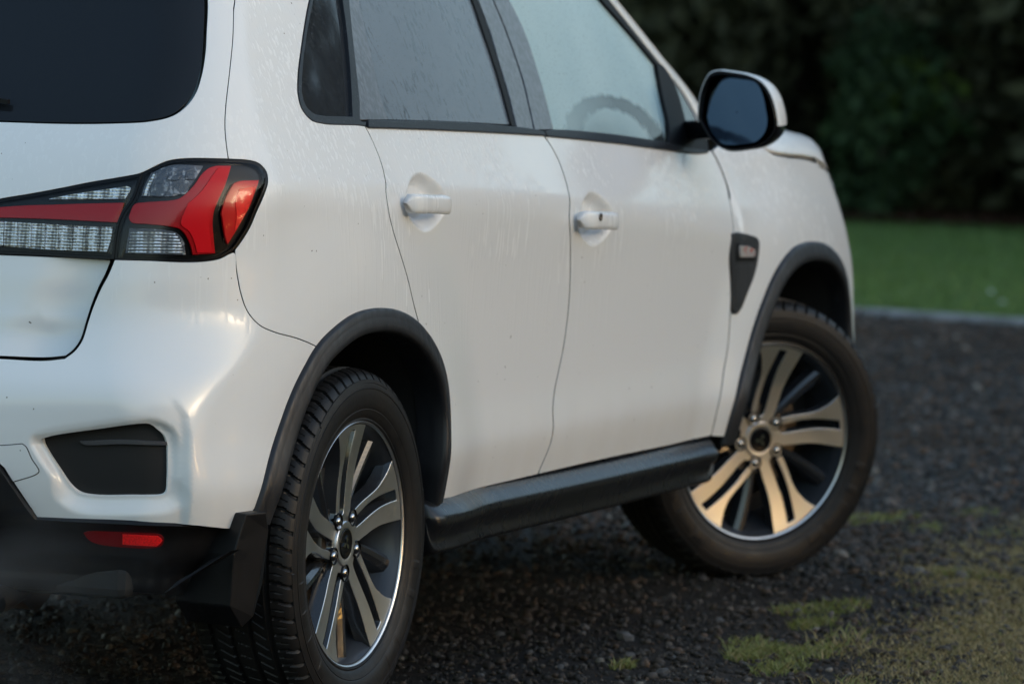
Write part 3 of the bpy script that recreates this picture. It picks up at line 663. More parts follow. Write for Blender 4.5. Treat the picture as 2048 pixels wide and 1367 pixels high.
win('rear_pillar_trim', [pl, [(721, 240), (777, 240)], pr_, [(706, -70), (690, -70)]], M['pillar'], rdoor, off=.001)
gl_ = [(708, -70), (720, 0), (735, 70), (749, 129), (763, 193), (778, 240)]; gr_ = [(1026, 250), (1008, 182), (991, 126), (970, 64), (948, 0), (922, -70)]
win('window_glass', [gl_, [(778, 240), (890, 243), (1026, 250)], gr_, [(922, -70), (708, -70)]], M['glass_door'], rdoor, off=.008)
win('window_seal', [[(1026, 250), (1034, 254)], [(1034, 254), (1017, 185), (1000, 126), (982, 67), (957, 0), (930, -70)], [(930, -70), (922, -70)], gr_[::-1]], M['rubber_and_shade'], rdoor, off=.003, gap=0)
bl = [(1035, 254), (1018, 185), (1000, 126), (983, 67), (958, 0), (931, -70)]; br = [(960, -70), (986, 0), (1008, 53), (1029, 111), (1046, 164), (1068, 259)]
win('centre_pillar_trim', [bl, [(931, -70), (960, -70)], br, [(1068, 259), (1035, 254)]], M['pillar'], rdoor, off=.001)
cl = [(963, -70), (989, 0), (1011, 53), (1032, 111), (1049, 164), (1071, 260)]; cr = [(1108, 259), (1090, 188), (1076, 141), (1058, 85), (1040, 41), (1019, 0), (980, -70)]
win('centre_pillar_trim', [cl, [(1071, 260), (1108, 259)], cr, [(980, -70), (963, -70)]], M['pillar'], fdoor, off=.001)
dr_ = [(1337, 284), (1337, 262), (1333, 234), (1325, 199), (1318, 164), (1312, 128)]
win('window_glass', [cr[::-1], [(1108, 259), (1205, 266), (1293, 278), (1337, 285)], dr_, [(1312, 128), (1264, 70), (1203, 0), (1145, -70)], [(1145, -70), (980, -70)]], M['glass_front'], fdoor, off=.008)
win('window_seal', [[(1145, -70), (1203, 0), (1264, 70), (1312, 128)], [(1312, 128), (1320, 129)], [(1320, 129), (1272, 70), (1217, 0), (1158, -70)], [(1158, -70), (1145, -70)]], M['rubber_and_shade'], fdoor, off=-.001, gap=0)
win('mirror_sail_panel', [dr_, [(1312, 128), (1320, 129), (1333, 144), (1352, 182), (1364, 223), (1369, 243)], [(1369, 243), (1393, 243)], [(1393, 243), (1412, 282), (1414, 302)], [(1414, 302), (1370, 298), (1337, 288)]], M['rubber_and_shade'], fdoor, off=-.003, gap=0)
win('fixed_corner_window', [[(1334, 144), (1346, 158), (1368, 196), (1392, 240)], [(1392, 240), (1370, 242)], [(1370, 242), (1364, 220), (1353, 182), (1334, 144)]], M['glass_quarter'], fdoor, off=.002, gap=0)
win('belt_moulding', [[(733, 241), (800, 242), (890, 244), (1034, 255), (1068, 260), (1083, 263)], [(1083, 263), (1087, 269)], [(1087, 269), (1000, 264), (900, 259), (800, 255), (733, 253)], [(733, 253), (733, 241)]], M['mould'], rdoor, off=-.006, gap=0, h=.02, ch=.002)
win('belt_moulding', [[(1087, 263), (1110, 260), (1205, 267), (1293, 279), (1340, 288), (1370, 296)], [(1370, 296), (1414, 303)], [(1414, 303), (1395, 305), (1330, 298), (1250, 287), (1170, 278), (1090, 270)], [(1090, 270), (1087, 263)]], M['mould'], fdoor, off=-.006, gap=0, h=.02, ch=.002)
panel('window_frame', fr_out, M['rubber_and_shade'], car, mode='gh', h=.05, depth=.004, off=.016, gap=0, holes=[
    loop([[(715, -60), (730, 30), (772, 230)], [(772, 230), (1022, 242)], [(1022, 242), (985, 126), (925, -60)], [(925, -60), (715, -60)]], 'gh'),
    loop([[(990, -60), (1060, 80), (1112, 252)], [(1112, 252), (1200, 258), (1328, 276)], [(1328, 276), (1305, 130), (1140, -60)], [(1140, -60), (990, -60)]], 'gh')])
# front pillar (door frame strip + body pillar), windscreen
pp = hit(np.array(smooth([(1158, -70), (1217, 0), (1272, 68), (1320, 128), (1334, 144), (1368, 188), (1394, 232), (1408, 262)], 14), float), 'gh')
def strip(nm, sec, m_, par):
    k = len(sec); V = []
    for P in pp:
        for dx, dy in sec: V.append(P+np.array([dx, dy, 0]))
    return mesh_obj(nm, V, grid_faces(len(pp), k), m_, None, par)
strip('door_frame_strip', [(-.004, .014), (-.002, .002), (0, -.002), (.03, -.001), (.062, .006), (.068, .010), (.069, .03)], M['paint'], fdoor)
strip('front_pillar', [(.0735, .03), (.0745, .013), (.078, .0095), (.092, .016), (.108, .026), (.121, .041), (.127, .06), (.124, .10)], M['paint'], car)
V = []; zz = np.linspace(1.04, 1.50, 16)
for z in zz:
    yo = np.interp(z, pp[::-1, 2], pp[::-1, 1])+.07; xo = np.interp(z, pp[::-1, 2], pp[::-1, 0])+.128
    for t in np.linspace(0, 1, 14): 
        y = yo*(1-t); V.append((xo+.35*(yo*yo-y*y), y, z))
mesh_obj('windscreen', V, grid_faces(16, 14), M['glass_screen'], None, car)
# front wing with the nose of the car -----------------------------------------
SEAM = [(1448, 262), (1490, 275), (1525, 294), (1540, 305), (1570, 313), (1610, 318), (1634, 325)]
a_f0, a_f1 = -84, 86
sm = uz(SEAM, 'nose'); 
fw_top = [('p', sm[0][0], sm[0][1])]+[('p', q[0], q[1]) for q in sm[1:]]
le = sm[-1]
nose_seam = [('p', le[0], le[1]), ('p', le[0]+.12, le[1]-.03), ('p', le[0]+.30, le[1]-.06), ('p', UF, le[1]-.05)]
FL = loop([G3, [(1422, 873), ('p', *[float(v) for v in (AF[0]+RAF*math.sin(R(a_f0)), AF[1]+RAF*math.cos(R(a_f0)))])], circ(*AF, RAF, a_f0, a_f1), [('p', AF[0]+RAF*math.sin(R(a_f1)), AF[1]+RAF*math.cos(R(a_f1))), ('p', AF[0]+RAF, .30)],
    [('p', AF[0]+RAF, .30), ('p', UF, .30)], [('p', UF, .30), ('p', UF, le[1]-.05)], nose_seam[::-1], fw_top[::-1], [('p', sm[0][0], sm[0][1]), (1423, 299)]], 'low')
wing = panel('front_wing', FL, M['paint'], car, mode='nose', h=.014, depth=.02, gap=.003)
# bonnet from the same surface, seen as a height field over (x, y)
def topz(x, y):
    lo = np.full(np.shape(x), .5); hi = np.full(np.shape(x), 1.3)
    for _ in range(26):
        mi_ = (lo+hi)/2; ins = F(np.stack([x, y, mi_], -1), 'nose') > 0; lo = np.where(ins, mi_, lo); hi = np.where(ins, hi, mi_)
    return (lo+hi)/2
sx = S(np.array([q[1] for q in fw_top+nose_seam]), np.array([q[2] for q in fw_top+nose_seam]), 'nose')[:, :2]
bo = np.vstack([smooth(sx, .02), smooth([sx[-1], (sx[0][0]+.10, 0)], .02)[1:], smooth([(sx[0][0]+.10, 0.), sx[0]+np.array([.02, .02]), sx[0]], .02)[1:-1]])
Ar = .5*np.sum(bo[:, 0]*np.roll(bo[:, 1], -1)-np.roll(bo[:, 0], -1)*bo[:, 1]); bo = bo if Ar > 0 else bo[::-1]
bo = inset(bo, .003); vo, fo, rings = tri([bo], .03); e = .004
z0 = topz(vo[:, 0], vo[:, 1])+.001
dzx = (topz(vo[:, 0]+e, vo[:, 1])-topz(vo[:, 0]-e, vo[:, 1]))/(2*e); dzy = (topz(vo[:, 0], vo[:, 1]+e)-topz(vo[:, 0], vo[:, 1]-e))/(2*e)
nn = np.stack([-dzx, -dzy, np.ones(len(vo))], 1); nn /= np.linalg.norm(nn, axis=1, keepdims=True)
P = np.stack([vo[:, 0], vo[:, 1], z0], 1); r = np.array(rings[0]); k = len(r); C = P[r]-nn[r]*.015
mesh_obj('bonnet', np.vstack([P, P[r], C]), fo.tolist()+[(len(P)+i, len(P)+k+i, len(P)+k+(i+1) % k, len(P)+(i+1) % k) for i in range(k)], M['paint'], np.vstack([nn, nn[r], nn[r]]), car)
panel('headlight', loop([[(1636, 332), (1650, 336), (1662, 352), (1670, 378)], [(1670, 378), ('p', 3.6, .80), ('p', 3.75, .82)], [('p', 3.75, .82), ('p', 3.55, .90), (1636, 332)]], 'low'), M['lens_grey'], wing, mode='nose', h=.03, proud=.003, gap=0)
# side vent garnish on the wing
gs = panel('wing_vent_trim', loop([[(1463, 468), (1472, 466), (1508, 475)], [(1508, 475), (1513, 482), (1512, 510), (1505, 545), (1490, 585), (1478, 615), (1471, 625)], [(1471, 625), (1463, 624)], [(1463, 624), (1461, 560), (1459, 510), (1463, 468)]], 'low'), M['plastic'], wing, mode='nose', h=.008, depth=.01, proud=.007, gap=0, ch=.003,
    disp=lambda u, z: .010*sstep(((z-.80))/.004)*0)
panel('wing_vent_mesh', loop([[(1466, 532), (1505, 530)], [(1505, 530), (1496, 560), (1482, 596), (1473, 613)], [(1473, 613), (1466, 611)], [(1466, 611), (1465, 570), (1466, 532)]], 'low'), M['plastic'], gs, mode='nose', h=.008, depth=.005, proud=.0085, gap=.001)
panel('wing_vent_recess', loop([[(1467, 486), (1500, 493), (1506, 500)], [(1506, 500), (1504, 522)], [(1504, 522), (1466, 522)], [(1466, 522), (1467, 486)]], 'low'), M['rubber_and_shade'], gs, mode='nose', h=.008, depth=.003, proud=.0085, gap=.001)
panel('side_indicator', loop([[(1472, 491), (1488, 492), (1500, 498)], [(1500, 498), (1501, 508), (1498, 513)], [(1498, 513), (1472, 514)], [(1472, 514), (1471, 502), (1472, 491)]], 'low'), mat('pale_indicator_lens', (.42, .38, .37), .15, coat=1, mixn=((60, 60, 60), (.5, .08, .05), .52, .68)), gs, mode='nose', h=.008, depth=.006, proud=.013, gap=.0005)
# wheel arch trims, liners --------------------------------------------------------
def arch(c, a0, a1, mode, par, rear, dr=0):
    sec = [(.4635, .004), (.4635, -.007), (.459, -.0115), (.447, -.0125), (.4445, -.0135), (.431, -.0175), (.4225, -.018), (.418, -.0155), (.4155, -.008), (.415, .012), (.417, .05)]
    A = np.linspace(a0, a1, 110); V = []
    for a in A:
        rd = float(RADF[round(c[0], 3)](a))-.4635-dr
        for (r_, off) in sec:
            r_ = r_+rd
            x = c[0]+(r_+dr)*math.sin(R(a)); z = c[1]+(r_+dr)*math.cos(R(a)); V.append((x, z, off))
    V = np.array(V); P = S(V[:, 0], V[:, 1], mode); P[:, 1] += V[:, 2]
    return mesh_obj('wheel_arch_trim', P, [f[::-1] for f in grid_faces(len(A), len(sec))], M['arch'], None, par)
arch(AR, -79, 88, 'up', car, True)
arch(AF, -86, 88, 'low', car, False, 0)
def liner(c, dr=0):
    n_ = 60; V = []; A = np.linspace(-88, 88, n_)
    sec = [(.417+dr, -.875), (.42+dr, -.84), (.425, -.70), (.42, -.52), (.30, -.50), (.0, -.50)]
    for a in A:
        rd = float(RADF[round(c[0], 3)](max(-76, min(80, a))))-.4635-dr+.002
        for r_, y in sec:
            r_ = r_+rd*(r_ > .35); V.append((c[0]+r_*math.sin(R(a)), y, c[1]+r_*math.cos(R(a))))
    mesh_obj('wheel_housing', V, grid_faces(n_, len(sec)), M['liner'], None, car)
liner(AR); liner(AF, .016)
# sill trim -------------------------------------------------------------------------
xs = np.concatenate([[.345, .348, .354], np.linspace(.365, 2.07, 74), [2.085, 2.098, 2.106, 2.11]]); V = []
sec = [(-.035, .397), (-.004, .387), (.004, .382), (.012, .377), (.028, .3610), (.0310, .3565), (.0318, .352), (.0285, .345), (.0215, .331), (.016, .318), (.0145, .308), (.016, .299), (.0155, .294), (.008, .288), (-.015, .281), (-.08, .276), (-.20, .276)]
for i, x in enumerate(xs):
    b = float(side_o(np.array(x), np.array(.40))); e = 1.0
    q = min(1, (x-.345)/.03); q2 = min(1, (2.11-x)/.035); e = (1-(1-q)**2)**.5*(1-(1-q2)**2)**.5 if min(q, q2) > 0 else .0
    tw = (x-.45)/1.8; rise = -.004*math.sin(math.pi*tw)+ (.006 if False else 0)
    for j, (o_, z_) in enumerate(sec):
        tws = 1+.5*(tw-.5) if 7 <= j <= 11 else 1
        oo = b+(o_ if o_ < 0 else o_*(.25+.75*e)); 
        if 8 <= j <= 10: oo -= .004*math.cos(math.pi*2*tw)+.002
        V.append((x, -oo, z_+(.37-z_)*(1-e)*.75*(j > 5)+rise-.008*(1-tw)*(1 if j > 5 else 0)))
k = len(sec)
mesh_obj('sill_trim', V, grid_faces(len(xs), k)+[tuple(range(k)), tuple(range((len(xs)-1)*k, len(xs)*k))[::-1]], M['sill'], None, car)
# door mirror ---------------------------------------------------------------------------
XM = 1.97
def ringpx(p, x, step=.006): 
    q = at_x(np.array(p, float), x); l = smooth(np.vstack([q, q[:1]])[:, 1:], step)[:-1]; return np.stack([np.full(len(l), x), l[:, 0], l[:, 1]], 1)
HO = [(1394, 240), (1395, 215), (1399, 187), (1407, 164), (1418, 147), (1434, 141), (1457, 143), (1498, 151), (1524, 165), (1540, 187), (1549, 211), (1555, 243), (1553, 264), (1542, 281), (1521, 295), (1498, 300), (1457, 303), (1434, 293), (1419, 281), (1404, 258)]
GO = [(1410, 234), (1412, 205), (1419, 176), (1428, 161), (1441, 155), (1480, 158), (1507, 166), (1521, 187), (1530, 217), (1535, 243), (1531, 264), (1517, 281), (1498, 287), (1447, 288), (1434, 279), (1419, 261)]
ho = ringpx(HO, XM); cen = ho.mean(0)
mir = empty('door_mirror', (0, 0, 0), car)
def loft(nm, base, secs, m_, par, cap=True, inv=False):
    """secs: list of (dx, scale, inset)"""
    V = []; n_ = len(base)
    for dx, s in secs:
        q = cen+(base-cen)*s; q = q.copy(); q[:, 0] = XM+dx; V.append(q)
    Fs = grid_faces(len(secs), n_, closed_v=True)
    if cap: Fs.append(tuple(range((len(secs)-1)*n_, len(secs)*n_)))
    if inv: Fs = [f[::-1] for f in Fs]
    return mesh_obj(nm, np.vstack(V), Fs, m_, None, par)
loft('mirror_housing', ho, [(.012, .90), (.000, .915), (-.002, .93), (-.001, .965), (.006, .985), (.02, .99), (.05, .97)], M['gloss_black'], mir, cap=False, inv=True)
loft('mirror_housing_back', ho, [(.004, .99), (.012, 1.0), (.03, 1.0), (.06, .97), (.09, .90), (.115, .76), (.13, .5), (.134, .2)], M['gloss_black'], mir)
# white cap: upper part of the shell
zs = at_x(np.array([(1555., 250.)]), XM)[0, 2]
secs = [(.003, .985), (.002, 1.0), (.006, 1.012), (.03, 1.015), (.06, .985), (.09, .915), (.115, .775), (.131, .51), (.136, .2)]
V = []; 
up_ = ho[(ho[:, 2] > zs-.002)]
i0 = int(np.argmin(np.abs(ho[:, 2]-zs)+(ho[:, 1] > cen[1])*9)); 
idx = [i % len(ho) for i in range(len(ho))]
order = sorted([i for i in idx if ho[i, 2] > zs-.003], key=lambda i: (math.atan2(ho[i, 2]-cen[2]+.02, ho[i, 1]-cen[1])+math.pi/2) % (2*math.pi))
for dx, s in secs:
    q = cen+(ho[order]-cen)*s; q[:, 0] = XM+dx; V.append(q)
mesh_obj('mirror_cap', np.vstack(V), grid_faces(len(secs), len(order)), M['paint'], None, mir)
go = ringpx(GO, XM); gc = go.mean(0); V = []
for s in (1., .8, .6, .4, .2, .02):
    q = gc+(go-gc)*s; q[:, 0] = XM+.004+.0015*s*s; V.append(q)
V = np.vstack(V); V[:, 0] += (V[:, 1]-gc[1])*.10+(gc[2]-V[:, 2])*-.17+.004
mesh_obj('mirror_glass', V, [f[::-1] for f in grid_faces(6, len(go), closed_v=True)], M['mirror'], None, mir)
arm0 = hit(np.array([(1385., 268.)]), 'gh')[0]
a = np.array([(arm0[0]-.03, arm0[1]+.02, arm0[2]-.012), (arm0[0]+.07, arm0[1]+.03, arm0[2]-.012), (arm0[0]+.07, arm0[1]+.03, arm0[2]+.03), (arm0[0]-.03, arm0[1]+.02, arm0[2]+.03)])
b = np.array([(XM+.01, cen[1]+.06, cen[2]-.065), (XM+.07, cen[1]+.06, cen[2]-.065), (XM+.07, cen[1]+.06, cen[2]-.02), (XM+.01, cen[1]+.06, cen[2]-.02)])
prism('mirror_arm', (a, b), M['gloss_black'], mir, bev=.006)
a = a-np.array([0, .0, .028]); 
prism('mirror_foot', (a*1.0, a+np.array([.0, -.03, .0])), M['gloss_black'], mir, bev=.006)
# dark inner shell behind the panel gaps, floor, cabin
def shell(nm, u0, u1, z0, z1, off, mode, holes=True):
    us = np.arange(u0, u1, .03); zs_ = np.linspace(z0, z1, 30); U, Z = np.meshgrid(us, zs_, indexing='ij')
    P = S(U, Z, mode, off); Fs = []
    nz = len(zs_)
    for f in grid_faces(len(us), nz):
        c = P.reshape(-1, 3)[list(f)].mean(0)
        if min(math.hypot(c[0]-AR[0], c[2]-AR[1]), math.hypot(c[0]-AF[0], c[2]-AF[1])) < .47 and c[1] < -.6: continue
        Fs.append(f)
    mesh_obj(nm, P.reshape(-1, 3), Fs, M['dark'], None, car)
shell('inner_body', UC, 3.0, .30, 1.07, .045, 'up')
def box(nm, lo, hi, m_, par, bev=.0, reg=False):
    a = np.array([(lo[0], lo[1], lo[2]), (hi[0], lo[1], lo[2]), (hi[0], hi[1], lo[2]), (lo[0], hi[1], lo[2])])
    b = a.copy(); b[:, 2] = hi[2]; return prism(nm, (a, b), m_, par, bev=bev, reg=reg)
# ------------------------------------------------------------------ wheels (local frame: x forward, y inwards from the rim face, z up)
def pol(r, a, y): return (r*math.sin(R(a)), y, r*math.cos(R(a)))
def flat_poly_obj(nm, loops, depthf, thick, m_face, m_side, h=.008, ch=.0012):
    """plate with top surface at y=depthf(r), side walls going inwards"""
    loops = [np.asarray(l) for l in loops]; out = []
    for l in loops:
        A = .5*np.sum(l[:, 0]*np.roll(l[:, 1], -1)-np.roll(l[:, 0], -1)*l[:, 1]); out.append(l if A > 0 else l[::-1])
    vo, fo, rings = tri(out, h)
    y = depthf(vo); V = np.stack([vo[:, 0], y, vo[:, 1]], 1); e = .001
    gx = (depthf(vo+[e, 0])-depthf(vo-[e, 0]))/(2*e); gz = (depthf(vo+[0, e])-depthf(vo-[0, e]))/(2*e)
    N = np.stack([gx, -np.ones(len(vo)), gz], 1); N /= np.linalg.norm(N, axis=1, keepdims=True)
    Vs = [V]; Ns = [N]; Fs = fo.tolist(); mi = [0]*len(fo); nv = len(V)
    for ri, rg_ in enumerate(rings):
        r = np.array(rg_); q = V[r]; t = np.roll(q, -1, 0)-np.roll(q, 1, 0); t /= np.linalg.norm(t, axis=1, keepdims=True)+1e-9
        outw = np.cross(t, N[r]); outw = -outw if ri else outw
        B = q+outw*ch+np.array([0, ch, 0]); C = B+outw*.002+np.array([0, thick, 0]); k = len(r)
        Vs += [B, C]; nb = outw*.75+N[r]*.3; Ns += [nb, nb]; b0, c0 = nv, nv+k; nv += 2*k
        for i in range(k):
            j = (i+1) % k; f1 = (int(r[i]), b0+i, b0+j, int(r[j])); f2 = (b0+i, c0+i, c0+j, b0+j)
            if ri: f1, f2 = f1[::-1], f2[::-1]
            Fs += [f1, f2]; mi += [0, 1]
    me = bpy.data.meshes.new(nm); me.from_pydata(np.vstack(Vs).tolist(), [], [tuple(f) for f in Fs]); me.materials.append(m_face); me.materials.append(m_side)
    me.polygons.foreach_set('use_smooth', [True]*len(me.polygons)); me.polygons.foreach_set('material_index', mi); me.update()
    me.normals_split_custom_set_from_vertices(np.vstack(Ns).tolist()); return me
def revolve(nm, prof, m_, n_=96, mats=None, mi=None):
    V = [];
    for i in range(n_):
        a = 360*i/n_
        for r, y in prof: V.append(pol(r, a, y))
    Fs = [f[::-1] for f in grid_faces(n_, len(prof), closed_u=True)]
    me = bpy.data.meshes.new(nm); me.from_pydata(V, [], Fs)
    for q in (mats or [m_]): me.materials.append(q)
    if mi: me.polygons.foreach_set('material_index', mi*n_)
    me.polygons.foreach_set('use_smooth', [True]*len(me.polygons)); me.update(); me.set_sharp_from_angle(angle=R(35)); return me
def pxz(pts): return smooth(np.array([(r*math.sin(R(a)), r*math.cos(R(a))) for r, a in pts]), .006)
def arcp(r, a0, a1, n_=8): return [(r, a) for a in np.linspace(a0, a1, n_)]
def dface(v): 
    r = np.hypot(v[..., 0], v[..., 1]); return .024-.020*np.clip(r/.236, 0, 1.1)**1.4+.003*np.sin(np.clip(r/.236, 0, 1)*math.pi)
# angles relative to the slot's outer end (0), the wheel turns clockwise seen from outside
sp_out = np.vstack([pxz(arcp(.0405, -58, 34, 11)), pxz([(.042, 35), (.056, 26), (.078, 19.2), (.105, 15.6), (.131, 13.3), (.16, 12.6), (.184, 13), (.212, 13.6), (.2385, 14)])[0:], pxz(arcp(.2395, 13.6, -17.6, 16)),
    pxz([(.238, -18.2), (.222, -16.6), (.205, -15.4), (.195, -15)]), pxz([(.190, -15), (.173, -14.6), (.15, -16.2), (.122, -20.5), (.098, -26), (.078, -32.5)]), pxz([(.0765, -33), (.064, -52)])])
sp_slot = np.vstack([pxz([(.058, -14), (.0615, -5), (.072, -2.6), (.095, -1.4), (.118, -.9), (.163, .2), (.2, 2.1), (.226, 3.6)]), pxz(arcp(.2275, 3.3, -2.3, 4)), pxz([(.226, -3.0), (.2, -5.2), (.172, -8.2), (.14, -11.9), (.113, -15.4), (.092, -18.2), (.076, -21.5)]), pxz([(.0745, -22), (.066, -26), (.058, -20)])])
def dedup(l):
    k = [0]
    for i in range(1, len(l)):
        if np.linalg.norm(l[i]-l[k[-1]]) > .0015: k.append(i)
    l = l[k]; return l[:-1] if np.linalg.norm(l[0]-l[-1]) < .0015 else l
sp_out = dedup(sp_out); sp_slot = dedup(sp_slot)
me_spoke = flat_poly_obj('spoke', [sp_out, sp_slot], dface, .030, M['machined'], M['dark_alloy'])
me_hub = revolve('hub_face', [(.0445, .045), (.0445, .0215), (.043, .0200), (.036, .0195), (.0315, .0205), (.0305, .024), (.0305, .04)], M['machined'], 64)
# recessed black spoke with a ridge
def blade_mesh():
    V = []; rs = np.linspace(.06, .229, 16)
    for r in rs:
        t = (r-.06)/.17; a = 31+6*t; wd = .0135+.009*t; y = .036-.016*t; c = np.array(pol(r, a, 0)); tg = np.array([math.cos(R(a)), 0, -math.sin(R(a))])
        for s, dy in ((-1.5, .03), (-1, .006), (-.45, 0), (.25, .001), (1, .008), (1.5, .03)): V.append(c+tg*wd*s*.72+np.array([0, y+dy, 0]))
    me = bpy.data.meshes.new('recessed_spoke'); me.from_pydata([tuple(v) for v in V], [], grid_faces(16, 6)+[tuple(range(90, 96))]); me.materials.append(M['dark_alloy'])
    me.polygons.foreach_set('use_smooth', [False]*len(me.polygons)); return me
me_blade = blade_mesh()
me_rim = revolve('rim', [(.2365, .012), (.2375, .004), (.2385, .001), (.2412, -.0008), (.2428, .0006), (.2428, .008), (.240, .012)], M['machined'], 128)
me_barrel = revolve('rim_barrel', [(.2375, .004), (.233, .012), (.226, .022), (.224, .035), (.214, .06), (.208, .10), (.210, .17), (.222, .185), (.232, .19), (.24, .195)], M['barrel'], 96)
me_back = revolve('hub_carrier', [(.0001, .036), (.085, .036), (.088, .045), (.088, .075), (.0885, .078), (.145, .078), (.1455, .08), (.1455, .10), (.02, .10)], M['disc'], 64)
me_well = revolve('wheel_backplate', [(.0001, .125), (.21, .125)], M['dark'], 48)
def nut_mesh():
    n_ = 20; prof = [(.0165, -.0012), (.0172, 0), (.0172, .018), (.0115, .0185), (.0112, .004), (.0104, .0005), (.0085, -.0028), (.005, -.0048), (.0001, -.0053)]
    prof = [(.0182, .006), (.0176, .0002), (.0163, -.0006), (.0152, .0012), (.0150, .016), (.0108, .016), (.0106, .006), (.0096, .0022), (.0072, -.0008), (.004, -.0022), (.0001, -.0026)]
    V = []
    for i in range(n_):
        a = 2*math.pi*i/n_
        for r, y in prof: V.append((r*math.sin(a), y, r*math.cos(a)))
    Fs = [f[::-1] for f in grid_faces(n_, len(prof), closed_u=True)]; me = bpy.data.meshes.new('wheel_nut'); me.from_pydata(V, [], Fs)
    me.materials.append(M['gloss_black']); me.materials.append(M['chrome'])
    me.polygons.foreach_set('material_index', ([0]*5+[1]*5)*n_); me.polygons.foreach_set('use_smooth', [True]*len(me.polygons)); me.update(); return me
me_nut = nut_mesh()
def cap_mesh():
    prof = [(.0305, .03), (.0303, .0205), (.0295, .0193), (.027, .0188), (.0245, .0195), (.022, .0200), (.0001, .0200)]
    me = revolve('centre_cap', prof, M['gloss_black'], 48)
    # three-diamond emblem as raised rhombi
    V = [tuple(v.co) for v in me.vertices]; Fs = [tuple(p.vertices) for p in me.polygons]; mi = [0]*len(Fs)
    for a in (0, 120, 240):
        L_ = .0165; q = [(0, 0), (L_*.5, 30), (L_*.866, 0), (L_*.5, -30)]
        pts = [pol(.0004, a, .0186)]+[pol(L_*.577, a+30, .0184)]+[pol(L_, a, .0186)]+[pol(L_*.577, a-30, .0184)]
        s = len(V); V += pts+[(p[0], .0202, p[2]) for p in pts]; Fs += [(s+3, s+2, s+1, s)]+[(s+i, s+(i+1) % 4, s+4+(i+1) % 4, s+4+i) for i in range(4)]; mi += [1]*5
    m2 = bpy.data.meshes.new('centre_cap'); m2.from_pydata(V, [], Fs); m2.materials.append(M['gloss_black']); m2.materials.append(M['chrome']); m2.polygons.foreach_set('material_index', mi)
    m2.polygons.foreach_set('use_smooth', [x == 0 for x in mi]); m2.update(); return m2
me_cap = cap_mesh()
def tyre_mesh(flat):
    prof = [(.2360, .094), (.2425, .0965), (.2455, .1010), (.2490, .1000), (.2510, .1020), (.258, .1055), (.266, .1085), (.2675, .1080), (.2690, .1092), (.280, .1118), (.290, .1130), (.300, .1130), (.306, .1122), (.3065, .1132), (.3085, .1132), (.309, .1118),
            (.314, .1108), (.318, .1095), (.3185, .1105), (.3245, .1088), (.325, .1072), (.329, .1050), (.333, .1018), (.3365, .0980), (.339, .0940), (.341, .0895), (.3430, .0840), (.3445, .0780), (.3455, .0720)]
    inner = [(.3462, w_) for w_ in np.arange(.069, .0599, -.003)]+[(.3472, w_) for w_ in np.arange(.0585, -.001, -.0029)]
    half = prof+inner; full = half+[(r, -w_) for r, w_ in half[::-1]]
    full = np.array(full); n_ = 1080; A = np.arange(n_)*360/n_
    r = np.repeat(full[None, :, 0], n_, 0).copy(); w_ = np.repeat(full[None, :, 1], n_, 0).copy(); a = np.repeat(A[:, None], len(full), 1)
    g = np.zeros_like(r); aw = np.abs(w_)
    for c in (.0215, .0620): g = np.maximum(g, .0075*(np.abs(aw-c) < .0042))
    # shoulder lugs: lateral grooves with a hooked outer end
    sgn = np.sign(w_+1e-9)
    ph = (a+sgn*1.5+np.where(aw > .085, (aw-.085)*60, 0)+(aw-.065)*26) % 6.0
    g = np.maximum(g, .0065*((ph < 1.1) & (aw > .064) & (aw < .1052) & (r > .325)))
    g = np.maximum(g, .0025*((ph > 3.2) & (ph < 3.6) & (aw > .066) & (aw < .0925) & (r > .333)))
    ph2 = (a+(aw-.04)*110*sgn) % 4.0
    g = np.maximum(g, .005*((ph2 < .7) & (aw > .025) & (aw < .052)))
    ph3 = (a+w_*60) % 5.0
    g = np.maximum(g, .004*((ph3 < .5) & (aw < .011)))
    r = r-g
    # sidewall relief: maker's band of small ribs and raised characters
    band = (r > .3066) & (r < .3085+.0002) & (aw > .11); 
    rib = ((a*3) % 1.0 < .5) & (((a > 20) & (a < 75)) | ((a > 150) & (a < 215)) | ((a > 265) & (a < 320)))
    w_ = w_-sgn*.0018*(rib & (full[None, :, 0] > .3182) & (full[None, :, 0] < .3247))
    bl = (rng.random((n_//9+1, 1)) > .45)
    blk = np.repeat(bl, 9, 0)[:n_]
    w_ = w_+sgn*.0012*(blk & (((a > 95) & (a < 150)) | ((a > 215) & (a < 262))) & (full[None, :, 0] > .279) & (full[None, :, 0] < .3015))
    x = r*np.sin(np.radians(a)); z = r*np.cos(np.radians(a))
    lowz = -flat; z = np.where(z < lowz, lowz+(z-lowz)*.05, z)
    bulge = np.clip((-.25-z)/.09, 0, 1)*(full[None, :, 0] < .33)*.006; w_ = w_+sgn*bulge*(full[None, :, 0] > .25)
    V = np.stack([x, .098-w_, z], -1).reshape(-1, 3)
    k = len(full); idx = np.arange(n_*k).reshape(n_, k); nx = np.roll(idx, -1, 0)
    Fq = np.stack([idx[:, 1:], nx[:, 1:], nx[:, :-1], idx[:, :-1]], -1).reshape(-1, 4)[:, ::-1]
    me = bpy.data.meshes.new('tyre'); me.vertices.add(len(V)); me.vertices.foreach_set('co', V.ravel()); me.loops.add(Fq.size); me.loops.foreach_set('vertex_index', Fq.ravel().astype(np.int32))
    me.polygons.add(len(Fq)); me.polygons.foreach_set('loop_start', np.arange(0, Fq.size, 4, dtype=np.int32)); me.polygons.foreach_set('loop_total', np.full(len(Fq), 4, np.int32))
    me.update(calc_edges=True); me.validate(); me.materials.append(M['tyre']); me.polygons.foreach_set('use_smooth', [True]*len(me.polygons)); me.set_sharp_from_angle(angle=R(30)); return me
me_tyre = tyre_mesh(.334)
